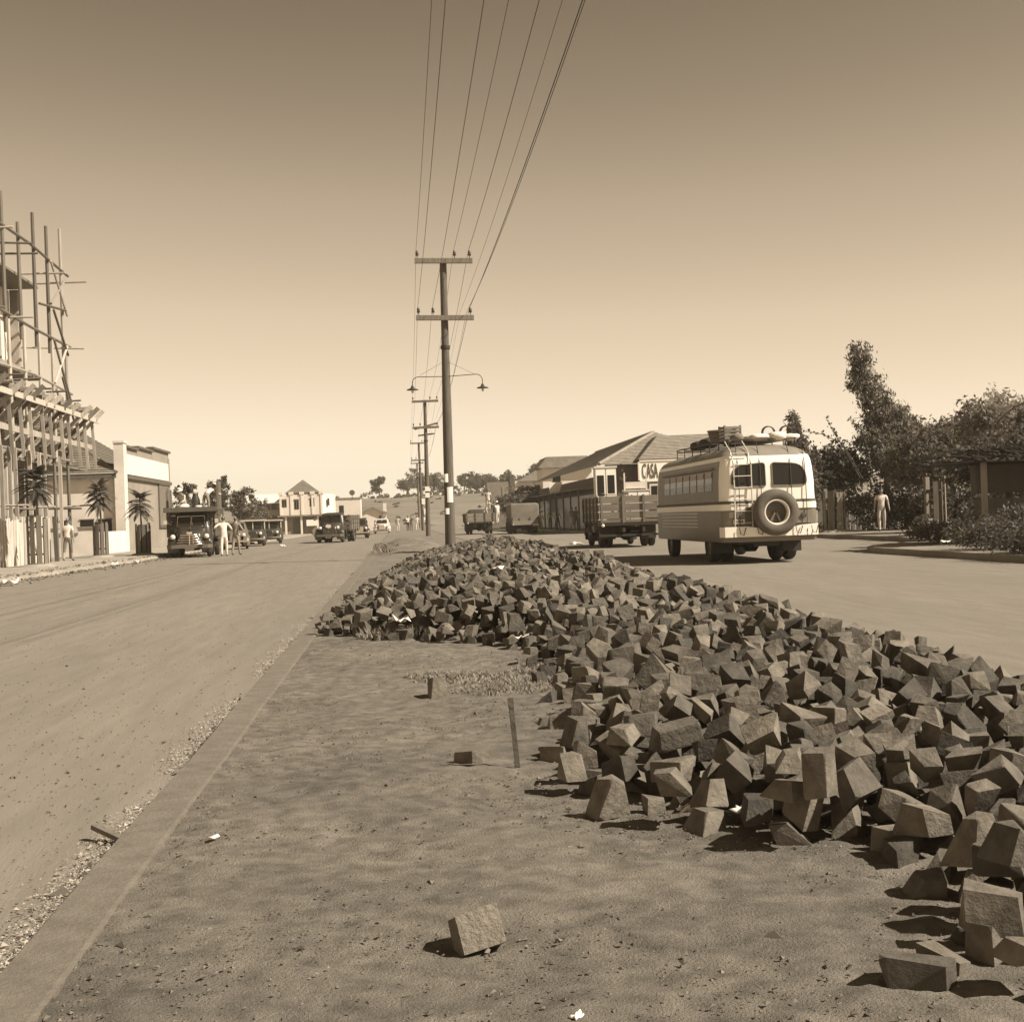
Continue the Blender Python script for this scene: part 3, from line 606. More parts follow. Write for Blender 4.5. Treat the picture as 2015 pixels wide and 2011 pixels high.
# ------------------------------------------------------------------ far left houses
w = thing('corner_house', 'white two-storey corner house with crenellated parapet and small hip roof', 'house', (-11.6, 172, 0))
b = MB(); b.prism([(-3.0, 0), (2.2, 0), (3.4, 3), (3.4, 9), (-3.0, 9)], 'z', 2.4, 5.0); b.build('upper_wall', 'wallwhite', w)
b = MB(); b.prism([(-2.8, .3), (2.0, .3), (3.1, 3.2), (3.1, 9), (-2.8, 9)], 'z', 0, 2.4); b.build('lower_wall', 'trimmid', w)
b = MB(); b.prism([(-3.3, -.5), (2.4, -.5), (3.8, 3), (3.8, 9), (-3.3, 9)], 'z', 2.3, 2.48); b.build('ledge', 'trimmid', w)
for x in (-2.9, -1.6, -.3, 1.0, 2.1):
    b = MB(); b.bx(x-.28, x+.28, -.12, .3, 5.0, 5.35); b.bx(x-.12, x+.12, -.08, .02, 2.5, 5.0); b.build('merlon', 'wallwhite', w)
b = MB(); b.bx(-2.2, 1.7, .3, .6, 5.0, 5.3); b.add([(-2.4, .2, 5.2), (1.9, .2, 5.2), (1.9, 5, 5.2), (-2.4, 5, 5.2), (-.25, 2.2, 6.9)], [(0, 1, 4), (1, 2, 4), (2, 3, 4), (3, 0, 4), (3, 2, 1, 0)]); b.build('roof', 'tile', w)
for (x, z0, z1) in ((-2.45, 3.5, 4.4), (-.95, 3.2, 4.35), (.95, 3.5, 4.45)):
    b = MB(); b.bx(x-.28, x+.28, -.03, .03, z0, z1); o = b.build('window', 'glass', w); b = MB(); b.bx(x-.34, x+.34, -.07, -.03, z1, z1+.1); b.bx(x-.02, x+.02, -.05, -.03, z0, z1); b.build('frame', 'trimmid', o)
b = MB(); b.box((2.9, 1.2, 4.0), (.03, .55, .9), (0, 0, R(-22))); b.build('window', 'glass', w)
for x in (-2.3, -.4, 1.6):
    b = MB(); b.bx(x-.12, x+.12, -.3, -.1, 0, 2.3); b.build('porch_post', 'wallwhite', w)
b = MB(); b.bx(.2, 1.5, -.35, -.28, 1.1, 1.85); b.build('shop_sign', 'signw', w)
b = MB(); b.bx(-1.5, -.2, .26, .3, 0, 2.1); b.build('door', 'trim', w)
k_ = thing('balcony_house', 'long low house with two rows of balcony openings left of the corner house', 'house', (-17.6, 174, 0))
b = MB(); b.bx(-2.5, 2.75, 1.0, 8, 0, 4.1); b.build('wall', 'trimmid', k_)
b = MB(); b.bx(-2.6, 2.75, -.1, .1, 2.55, 3.25); b.bx(-2.6, 2.75, -.1, .1, .95, 1.55); b.build('balcony_rail', 'wallgrey', k_)
for x in (-2.5, -.9, .5, 1.7, 2.6):
    b = MB(); b.bx(x-.06, x+.06, -.05, .07, 0, 4.05); b.build('post', 'wallgrey', k_)
b = MB(); b.add([(-3, -.4, 4.0), (2.75, -.4, 4.2), (2.75, 4, 5.3), (-2.2, 4, 5.3), (-3, -.4, 3.9), (2.75, -.4, 4.1)], [(0, 1, 2, 3), (4, 5, 1, 0), (3, 2, 5, 4)]); b.build('roof', 'wallwhite', k_)
for x in (-1.6, .0, 1.2):
    b = MB(); b.bx(x-.3, x+.3, .96, .99, .2, 2.2); b.build('door', 'darkwall', k_)
c = thing('signal_house', 'low pale flat-roofed house with a round sign above, behind the dark truck', 'house', (-7.2, 190, 0))
b = MB(); b.bx(-1.6, 2.0, 0, 5, 0, 4.6); b.build('wall', 'wallwhite', c); b = MB(); b.bx(-.9, -.3, -.04, 0, 2.6, 3.7); b.build('window', 'glass', c)
b = MB(); b.lathe([(.02, -.05), (.38, -.05), (.38, .05), (.02, .05)], (.9, -.1, 5.4), 'y', 20); b.bx(.86, .94, -.1, -.02, 4.5, 5.1); b.build('round_sign', 'trim', c)
b = MB(); b.bx(-1.7, 2.1, -.1, 5.1, 4.6, 4.75); b.build('coping', 'wallgrey', c)
c = thing('roadside_shed', 'small white gable house far down the left road', 'house', (-4.6, 212, 0))
b = MB(); b.prism([(-2.2, 0), (2.6, 0), (2.6, 2.6), (.6, 3.5), (-2.2, 2.4)], 'y', 0, 6); b.build('wall', 'wallwhite', c)
b = MB(); b.beam((-2.5, -.2, 2.3), (.6, -.2, 3.6), .5, .12); b.beam((.6, -.2, 3.6), (2.9, -.2, 2.6), .5, .12); b.build('roof_edge', 'tile2', c)
b = MB(); b.bx(-1.2, -.4, -.05, 0, 0, 2.0); b.build('door', 'trim', c); b = MB(); b.bx(1.5, 1.9, -.05, 0, 1.4, 2.2); b.build('window', 'glass', c); b = MB(); b.bx(2.2, 2.7, -.3, .3, 2.2, 4.1); b.build('chimney', 'wallwhite', c)
# ------------------------------------------------------------------ right: shop with CASA sign and its neighbours
c = thing('shop_building', 'dark shop building with tiled hip roofs and a white sign', 'shop', (13.9, 92, 0))
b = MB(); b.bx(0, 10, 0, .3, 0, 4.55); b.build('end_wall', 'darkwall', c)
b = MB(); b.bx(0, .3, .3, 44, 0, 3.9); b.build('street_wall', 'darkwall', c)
rr1, rr2 = (4.6, 6.5, 7.0), (4.6, 36, 7.0)
courses('roof_slope', (-.5, -.5, 4.55), (10.3, -.5, 4.55), rr1, rr1, 22, c, 'tile2'); courses('roof_slope', (-.5, 46, 4.55), (-.5, -.5, 4.55), rr1, rr2, 22, c, 'tile')  # paler tile on the front slope paints in its sunlit side
b = MB(); b.tube([(-.5, -.5, 4.6), rr1], .13, 6); b.tube([rr1, rr2], .13, 6); b.build('ridge_tiles', 'tile2', c)
courses('wing_roof', (2.0, -1.6, 4.75), (11, -1.6, 4.75), (8.4, 3.2, 6.6), (4.2, 3.0, 6.55), 16, c, 'tile2')  # wing front likewise: sunlight put into its paler tile
courses('wing_roof', (2.0, 6, 4.75), (2.0, -1.6, 4.75), (4.2, 3.0, 6.55), (4.2, 4, 6.55), 16, c, 'tile')
b = MB(); b.bx(2.2, 10.6, -1.3, 0, 0, 4.72); b.build('wing_wall', 'wallgrey', c)
b = MB(); b.bx(-1.6, 0, 2, 44, 3.0, 3.1); aw = b.build('veranda_roof', 'tile', c)
for y in np.arange(3, 44, 4.5):
    b = MB(); b.bx(-1.55, -1.43, float(y)-.06, float(y)+.06, 0, 3.0); b.build('veranda_post', 'trim', c)
b = MB(); b.bx(-.04, 0, .6, 44, .2, 2.7); b.build('shopfront', 'black', c)
sg = MB(); sg.bx(2.05, 6.2, -1.55, -1.42, 3.38, 4.62); sgo = sg.build('sign_board', 'signw', c)
b = MB(); b.bx(1.95, 6.3, -1.6, -1.4, 4.62, 4.72); b.bx(1.95, 6.3, -1.6, -1.4, 3.28, 3.38); b.bx(1.95, 2.05, -1.6, -1.4, 3.28, 4.72); b.build('sign_frame', 'wallwhite', sgo)
cu = bpy.data.curves.new('lettering', 'FONT'); cu.body = 'CASA'; cu.size = 1.15; cu.extrude = .015; cu.space_character = 1.05
to = bpy.data.objects.new('lettering', cu); COL.objects.link(to); bpy.context.view_layer.update()
me = bpy.data.meshes.new_from_object(to.evaluated_get(bpy.context.evaluated_depsgraph_get())); bpy.data.objects.remove(to); me.materials.clear(); me.materials.append(M['letter'])
lt = link('lettering', me, sgo, (2.22, -1.575, 3.52), (R(90), 0, 0)); lt.scale = (.36, 1.22, 1)
em = MB(); em.lathe([(.62, -.02), (.62, .03), (.5, .05), (.5, -.02)], (1.15, -.06, 3.75), 'y', 24, closed=True); eo = em.build('round_emblem', 'trim', c, 40)
b = MB(); b.prism([(.85, 3.75), (.95, 3.55), (1.15, 3.42), (1.35, 3.55), (1.45, 3.75), (1.3, 3.7), (1.15, 3.62), (1.0, 3.7)], 'y', -.1, -.04); b.lathe([(.01, -.1), (.1, -.09), (.1, -.04), (.01, -.03)], (1.15, 0, 4.15), 'y', 12); b.build('emblem_mark', 'wallgrey', eo)
c2 = thing('dormer_house', 'small pale gabled house behind the shop roof', 'house', (14.6, 139, 0))
b = MB(); b.bx(0, 5, 0, 6, 0, 6.2); b.build('wall', 'wallwhite', c2); b = MB(); b.prism([(-.5, 6.1), (5.5, 6.1), (4.5, 7.2), (.4, 7.2)], 'y', -.6, 6); b.build('roof', 'tile2', c2); b = MB(); b.bx(1.0, 1.8, -.04, 0, 4.4, 5.4); b.build('window', 'glass', c2)
c3 = thing('pyramid_roof_house', 'white house with low pyramid roof beyond the right-hand trucks', 'house', (16.4, 172, 0))
b = MB(); b.bx(-2.4, 4.5, 0, 7, 0, 5.75); b.build('wall', 'wallwhite', c3)
b = MB(); b.add([(-1.5, -.4, 5.7), (4.0, -.4, 5.7), (4.0, 7.4, 5.7), (-1.5, 7.4, 5.7), (1.3, 3, 7.2)], [(0, 1, 4), (1, 2, 4), (2, 3, 4), (3, 0, 4), (3, 2, 1, 0)]); b.build('roof', 'tile', c3)
b = MB(); b.bx(1.4, 1.9, -.04, 0, 3.4, 4.3); b.build('window', 'glass', c3)
c4 = thing('lean_to_shop', 'low shop with sloping pale awning roof beside the white house', 'shop', (14.0, 150, 0))
b = MB(); b.bx(.2, 6, 0, 16, 0, 3.2); b.build('wall', 'darkwall', c4); b = MB(); b.add([(-2.2, -.4, 2.5), (-2.2, 16, 2.5), (3, 16, 4.4), (3, -.4, 4.4), (-2.2, -.4, 2.38), (3, -.4, 4.28)], [(0, 3, 2, 1), (0, 4, 5, 3)]); b.build('awning_roof', 'wallgrey', c4)
for x in (-2.1, -.3):
    b = MB(); b.bx(x-.06, x+.06, -.2, -.08, 0, 2.4 if x < -1 else 3.1); b.build('post', 'trim', c4)
c5 = thing('street_sign', 'white trapezoid shop sign on a post before the dark shopfronts', 'sign', (12.75, 112, 0))
b = MB(); b.add([(-.55, 0, 3.95), (.6, 0, 4.0), (.28, 0, 3.05), (-.42, 0, 3.05), (-.55, .08, 3.95), (.6, .08, 4.0), (.28, .08, 3.05), (-.42, .08, 3.05)], [(0, 3, 2, 1), (4, 5, 6, 7), (0, 1, 5, 4), (1, 2, 6, 5), (2, 3, 7, 6), (3, 0, 4, 7)]); b.build('sign_panel', 'signw', c5); b = MB(); b.tube([(0, .04, 0), (0, .04, 3.05)], .045, 8); b.build('post', 'iron', c5)
c6 = thing('telegraph_post', 'slim dark double post standing among the shops at right', 'post', (16.3, 149, 0))
b = MB(); b.tube([(0, 0, 0), (0, 0, 6.0)], .13, 8); b.build('shaft', 'wood', c6); b = MB(); b.tube([(.3, 0, 4.6), (.3, 0, 6.6)], [.17, .14], 8); b.bx(0, .3, -.05, .05, 5.0, 5.1); b.build('transformer', 'iron', c6)
c7 = thing('road_hoarding', 'tall dark building edge with a pale poster beside the far trucks', 'building', (12.0, 168, 0))
b = MB(); b.bx(-1.2, 1.6, 0, 4, 0, 5.6); b.build('wall', 'trimmid', c7); b = MB(); b.bx(1.6, 2.2, -.1, 4, 0, 6.1); b.build('pilaster', 'trim', c7); b = MB(); b.bx(.6, 1.2, -.05, 0, 3.5, 5); b.build('poster', 'wallgrey', c7)
# garden gate hut at the right edge
c8 = thing('gate_hut', 'small shaded hut with a thatched awning and pale post at the right edge', 'hut', (15.6, 34.5, .15))
b = MB(); b.bx(.35, 3.5, .3, 2.8, 0, 1.15); b.build('low_wall', 'trim', c8)
b = MB(); b.bx(.1, 3.5, 2.0, 2.4, 1.3, 2.3); b.build('back_wall', 'darkwall', c8)
b = MB(); b.tube([(-.62, -.1, 0), (-.6, -.1, 2.2)], [.09, .08], 9); b.build('post', 'wallgrey', c8, 50)
rgx = random.Random(8); b = MB()
for k in range(260):
    x = rgx.uniform(-1.3, 3.5); y = rgx.uniform(-1.0, 2.6); z = 2.12+.26*(1-abs(y-.8)/1.8)+.12*(x+1.2)/4; a = rgx.uniform(-.3, .3); b.beam((x, y-.25, z+rgx.uniform(-.03, .04)), (x+a, y+.3, z+.05+rgx.uniform(-.03, .05)), .07, .03)
b.bx(-1.2, 3.5, -.9, 2.5, 2.08, 2.13); b.build('thatch', 'leafd', c8)
# tree guards: slatted boxes round young street trees
def guard(x, y, z, h, r_, n, label, m='greywood', flare=.0, wf=.72):
    t = thing('tree_guard', label, 'tree guard', (x, y, z), rg.uniform(0, 1), 'slatted tree guards')
    for k in range(n):
        a = 2*PI*k/n; hh = h*rg.uniform(.94, 1.05); b = MB(); b.box((r_*math.cos(a), r_*math.sin(a), hh/2), (.03, 2*PI*r_/n*wf, hh), (0, flare, a)); b.build('slat', m, t)
    for zz in (h*.25, h*.8):
        b = MB(); b.lathe([(r_-.02, -.03), (r_-.02, .03), (r_-.05, .03), (r_-.05, -.03)], (0, 0, zz), 'z', 12, closed=True); b.build('hoop', 'iron', t)
    b = MB(); b.lathe([(r_*1.9, 0), (r_*1.6, .07), (r_*.8, .13), (.02, .14)], (0, 0, -.01), 'z', 14); b.build('earth_collar', 'walk', t, 50); return t
guard(-12.75, 50.0, .14, 1.75, .34, 9, 'tall tree guard of grey slats before the plank fence, leftmost of its row')
guard(-13.45, 63.7, .14, 1.55, .32, 9, 'tree guard of grey slats in front of the pale garden wall')
guard(-11.9, 65.5, .14, 1.45, .33, 9, 'tree guard of grey slats just left of the parked truck')
guard(18.3, 57.0, .15, 1.75, .42, 7, 'tree guard of slats on the right sidewalk beside the bus', 'greywood')
guard(16.9, 42.5, .15, 1.85, .32, 5, 'tree guard of pale posts on the right by the dark bushes', 'greywood', 0, .38)
# ------------------------------------------------------------------ vehicles (local frame: front at -y, x across)
_wc = {}
def wheel(p, x, y, r, w, tm='tyre', rm='rim', spokes=False):
    k = (r, w, tm, rm)
    if k not in _wc:
        b = MB(); b.lathe([(r*.6, -w*.42), (r*.8, -w*.5), (r*.94, -w*.46), (r, -w*.3), (r, w*.3), (r*.94, w*.46), (r*.8, w*.5), (r*.6, w*.42)], (0, 0, 0), 'x', 26, closed=True)
        c = MB(); c.lathe([(.03, -w*.28), (r*.3, -w*.3), (r*.42, -w*.18), (r*.6, -w*.36), (r*.63, -w*.42), (r*.63, w*.42), (r*.6, w*.36), (r*.42, w*.18), (r*.3, w*.3), (.03, w*.28)], (0, 0, 0), 'x', 22)
        _wc[k] = (b.mesh('wheel', tm, 40), c.mesh('rim', rm, 40))
    o = link('wheel', _wc[k][0], p, (x, y, r)); link('rim', _wc[k][1], o); return o
def fender(p, x0, x1, y, z, r, m, a0=-10, a1=190, tail=0, name='fender'):
    """arched mudguard over a wheel centre (y,z); front is at the angle 180 side (-y)"""
    b = MB(); rings = []; s = 1 if x1 > x0 else -1
    for a in np.linspace(a0, a1, 15):
        c_, s_ = math.cos(R(a)), math.sin(R(a)); dr = tail*max(0, -math.sin(R(a)))
        def P(x, rr): return (x, y+c_*rr, z+s_*rr)
        rings.append([P(x0, r), P(x0, r+.05), P(x0+(x1-x0)*.55, r+.075), P(x0+(x1-x0)*.9, r+.03), P(x1, r-.05), P(x1-s*.02, r-.06), P(x0+(x1-x0)*.8, r)])
    b.loft(rings); return b.build(name, m, p, 50)
def headlight(p, x, y, z, r, m='black', pod=.22):
    b = MB(); b.lathe([(.01, pod), (r*.55, pod*.7), (r*.95, pod*.2), (r*1.08, 0), (r*1.05, -.02), (r*.98, -.02)], (x, y, z), 'y', 18); h = b.build('headlight', m, p, 40)
    b = MB(); b.lathe([(r*.97, -.02), (r*.8, -.045), (r*.4, -.065), (.01, -.07)], (x, y, z), 'y', 18); b.build('lens', 'lamp', h, 40); return h
def ringbox(b, y, x, z0, z1, rc=.15, n=4):
    ring = []
    for (cx, cz, a0) in ((x-rc, z1-rc, 0), (-x+rc, z1-rc, 90)):
        for k in range(n+1): a = R(a0+90*k/n); ring.append((cx+rc*math.cos(a), y, cz+rc*math.sin(a)))
    ring += [(-x, y, z0), (x, y, z0)]; return ring
def truck(name, label, loc, rz, paint, style='bars', bed='stake', L=3.6, bw=2.15, bedm='boards', boards=3, bz=1.0, group='trucks on the avenue', plate=True):
    t = thing(name, label, 'truck', loc, rz, group); wb = 3.3 if L < 4 else 3.9
    b = MB(); b.bx(-.42, -.32, .3, 2.4+L, .58, .74); b.bx(.32, .42, .3, 2.4+L, .58, .74); b.tube([(-.75, .8, .42), (.75, .8, .42)], .06, 8); b.tube([(-.8, .8+wb, .45), (.8, .8+wb, .45)], .1, 8); b.lathe([(.02, -.25), (.2, -.12), (.2, .12), (.02, .25)], (0, .8+wb, .45), 'x', 12); b.bx(-.25, .25, 1.8, 2.3, .4, .6); b.build('chassis', 'iron', t)
    for s in (-1, 1):
        wheel(t, s*.8, .8, .42, .2); wheel(t, s*.95, .8+wb, .44, .22); wheel(t, s*.68, .8+wb, .44, .22)
    b = MB(); rings = [ringbox(b, .12, .46, .55, 1.0, .2), ringbox(b, .22, .52, .5, 1.14, .22), ringbox(b, .6, .58, .5, 1.25, .22), ringbox(b, 1.25, .66, .5, 1.36, .22)]; b.loft(rings); hd = b.build('hood', paint, t, 50)
    b = MB(); b.tube([(0, .2, 1.17), (0, .6, 1.285), (0, 1.25, 1.385)], .018, 6); b.build('hood_trim', 'chrome', hd)
    if style == 'bars':
        for k in range(5):
            z = .58+k*.105; xw = .62-.05*k; pts = [(-xw, .1+.12, z), (-xw*.75, .045, z), (0, .0, z), (xw*.75, .045, z), (xw, .22, z)]
            b = MB(); b.tube(pts, .033, 7); b.build('grille_bar', 'chrome', t, 50)
        b = MB(); b.tube([(0, -.02, .55), (0, -.02, 1.05)], .03, 7); b.tube([(.16, .0, .6), (.16, .0, 1.0)], .02, 6); b.build('grille_post', 'chrome', t, 50)
        b = MB(); b.bx(-.12, .12, .02, .08, 1.05, 1.14); b.build('badge', 'chrome', t)
        hx, hz = .74, .93
    else:
        b = MB(); b.prism([(-.34, .55), (.34, .55), (.42, .95), (.26, 1.2), (0, 1.27), (-.26, 1.2), (-.42, .95)], 'y', .06, .14); b.build('grille', 'iron', t)
        for k in range(11):
            x = -.3+.06*k; b = MB(); b.tube([(x*1.05, .05, .58), (x*1.2, .05, .92), (x*.85, .05, 1.17-abs(x)*.35)], .012, 5); b.build('grille_bar', 'chrome' if k == 5 else 'greypaint', t)
        b = MB(); b.prism([(-.16, 1.02), (.1, .98), (.2, 1.12), (.12, 1.22), (-.1, 1.24), (-.2, 1.14)], 'y', .02, .055); b.build('badge', 'lamp', t)
        hx, hz = .60, 1.0
    for s in (-1, 1):
        fender(t, s*.5, s*1.0, .8, .42, .52, paint, -25, 200)
        headlight(t, s*hx, .22, hz, .115)
        b = MB(); b.rloft(min(s*.45, s*.98), max(s*.45, s*.98), .2, .55, [(.5, .05), (.62, 0), (.8, .06), (.9, .16)], .14); b.build('fender_nose', paint, t, 50)
        b = MB(); b.bx(min(s*.62, s*1.0), max(s*.62, s*1.0), 1.3, 2.25, .46, .52); b.build('running_board', 'iron', t)
        b = MB(); b.lathe([(.01, .05), (.05, .03), (.055, 0), (.01, -.02)], (s*.9, .28, .66), 'y', 12); b.build('side_lamp', 'lamp', t)
        b = MB(); b.tube([(s*.88, 1.3, 1.5), (s*1.12, 1.2, 1.6)], .012, 5); b.bx(min(s*1.06, s*1.22), max(s*1.06, s*1.22), 1.18, 1.2, 1.52, 1.7); b.build('mirror', 'chrome', t)
    b = MB(); pts = [(-1.0, .1, .5), (-.8, -.06, .5), (0, -.1, .5), (.8, -.06, .5), (1.0, .1, .5)]
    b.loft([[(x, y-.02, z-.08), (x, y+.03, z-.08), (x, y+.03, z+.08), (x, y-.02, z+.08)] for x, y, z in pts]); b.build('bumper', 'greypaint', t, 30)
    if plate: b = MB(); b.bx(-.2, .2, -.15, -.125, .3, .43); b.build('number_plate', 'greypaint', t)
    b = MB(); b.rloft(-.86, .86, 1.2, 2.3, [(.5, .02), (.6, 0), (1.35, 0), (1.42, .03, .02), (1.78, .09, .08), (1.93, .14, .1), (2.0, .24, .12), (2.03, .45, .12)], .2); cb = b.build('cab', paint, t, 40)
    for x0, x1 in ((-.62, -.03), (.03, .62)):
        b = MB(); b.add([(x0, 1.225, 1.42), (x1, 1.225, 1.42), (x1*.95, 1.36, 1.83), (x0*.95, 1.36, 1.83)], [(0, 1, 2, 3)]); g = b.build('windscreen', 'glass', cb); g.modifiers.new('t', 'SOLIDIFY').thickness = .015; g.location.y = -.03
        b = MB(); b.tube([(x0, 1.19, 1.40), (x1, 1.19, 1.40), (x1*.95, 1.325, 1.85), (x0*.95, 1.325, 1.85), (x0, 1.19, 1.40)], .018, 5); b.build('frame', 'chrome' if style == 'bars' else paint, g)
    for s in (-1, 1):
        b = MB(); b.bx(min(s*.80, s*.875), max(s*.80, s*.875), 1.5, 2.0, 1.42, 1.78); b.build('side_window', 'glass', cb)
        b = MB(); b.bx(min(s*.855, s*.872), max(s*.855, s*.872), 1.4, 2.12, .62, 1.38); d_ = b.build('door', paint, t); b = MB(); b.bx(min(s*.872, s*.9), max(s*.872, s*.9), 2.0, 2.09, 1.15, 1.18); b.build('handle', 'chrome', d_)
    y0, y1 = 2.42, 2.42+L; hw = bw/2
    b = MB(); b.bx(-hw, hw, y0, y1, bz-.1, bz)
    for k in range(4): b.bx(-hw, hw, y0+.1+k*(L-.3)/3, y0+.2+k*(L-.3)/3, bz-.22, bz-.1)
    b.build('bed_floor', bedm, t)
    top = bz+boards*.29
    for s in (-1, 1):
        for k in range(boards):
            b = MB(); b.bx(min(s*hw, s*(hw-.035)), max(s*hw, s*(hw-.035)), y0+.03, y1-.03, bz+.03+k*.29, bz+.03+k*.29+.25); b.build('side_board', bedm, t)
        for y in np.linspace(y0+.15, y1-.15, 5):
            b = MB(); b.bx(min(s*hw, s*(hw+.06)), max(s*hw, s*(hw+.06)), float(y)-.04, float(y)+.04, bz-.1, top+.02); b.build('stake', 'darktimber', t)
        b = MB(); b.bx(min(s*.5, s*1.05), max(s*.5, s*1.05), .8+wb+.52, .8+wb+.55, .3, .82); b.build('mud_flap', 'iron', t)
        b = MB(); b.lathe([(.06, -.02), (.06, .03), (.01, .05)], (s*(hw-.15), y1+.04, bz-.2), 'y', 12); b.build('tail_lamp', 'lamp', t)
    for yy in (y0+.02, y1-.05):
        for k in range(boards):
            b = MB(); b.bx(-hw+.05, hw-.05, yy, yy+.035, bz+.03+k*.29, bz+.03+k*.29+.26); b.build('tail_board' if yy > y0+1 else 'head_board', bedm, t)
        for x in (-hw+.12, -.38, .38, hw-.12):
            b = MB(); sg_ = 1 if yy > y0+1 else -1; b.bx(x-.04, x+.04, min(yy+.0175+sg_*.0185, yy+.0175+sg_*.07), max(yy+.0175+sg_*.0185, yy+.0175+sg_*.07), bz-.12, top+.03); b.build('stake', 'darktimber', t)
    return t
# parked truck at left, facing us
t1 = truck('parked_truck', 'dark truck with chrome barred grille parked at the left kerb', (-9.35, 62.6, 0), R(4), 'black', 'bars', boards=4, bz=1.02, bw=2.3)
b = MB(); b.bx(-1.2, 1.2, 1.0, 2.45, 2.12, 2.2); b.bx(-1.2, 1.2, .98, 1.03, 2.05, 2.26); b.build('cab_rack', 'darktimber', t1)
for s in (-1, 1):
    for k, (h_, y) in enumerate(((3.15, 2.5), (3.3, 2.95), (3.2, 3.5), (3.25, 4.2))):
        b = MB(); b.bx(min(s*1.1, s*1.2), max(s*1.1, s*1.2), y, y+.28, 2.15, h_+(.25 if s > 0 else -.1)); b.build('high_stake', 'greywood', t1)
# oncoming truck
t2 = truck('oncoming_truck', 'dark truck with upright grille driving towards us on the left road', (-4.75, 93.2, 0), R(-8), 'darkpaint', 'v', boards=3, bz=.95)
# flatbed carrying furniture, seen from behind
t3 = truck('furniture_truck', 'flatbed truck loaded with furniture, seen from behind beside the bus', (8.62, 57.0, 0), R(180), 'darkpaint', 'bars', L=4.1, bw=2.62, boards=3, bz=1.04)
b = MB(); b.bx(-1.25, 1.25, 6.3, 6.4, .42, .5); b.build('rear_beam', 'iron', t3)
# covered truck and open trailer truck further on
t4 = truck('covered_truck', 'truck with canvas-covered box body seen from behind, far on the right road', (9.3, 108.6, 0), R(180), 'darkpaint', 'v', L=4.0, bw=2.1, boards=1, bz=.9)
b = MB(); b.rloft(-1.07, 1.07, 2.4, 6.35, [(.92, 0), (2.1, .0), (2.22, .05), (2.28, .18)], .1); b.build('canvas_cover', 'canvas', t4, 40)
b = MB(); b.bx(-.95, .95, 6.43, 6.5, .66, .98); b.build('tail_panel', 'wallgrey', t4); b = MB(); b.bx(-.98, -.55, 6.5, 6.52, .58, .72); b.build('number_plate', 'wallwhite', t4)
t5 = truck('open_truck', 'truck with low pale tailboard carrying people, beyond the stone heap', (6.45, 117, 0), R(180), 'darkpaint', 'v', L=4.4, bw=2.3, boards=2, bz=1.1, bedm='wallgrey')
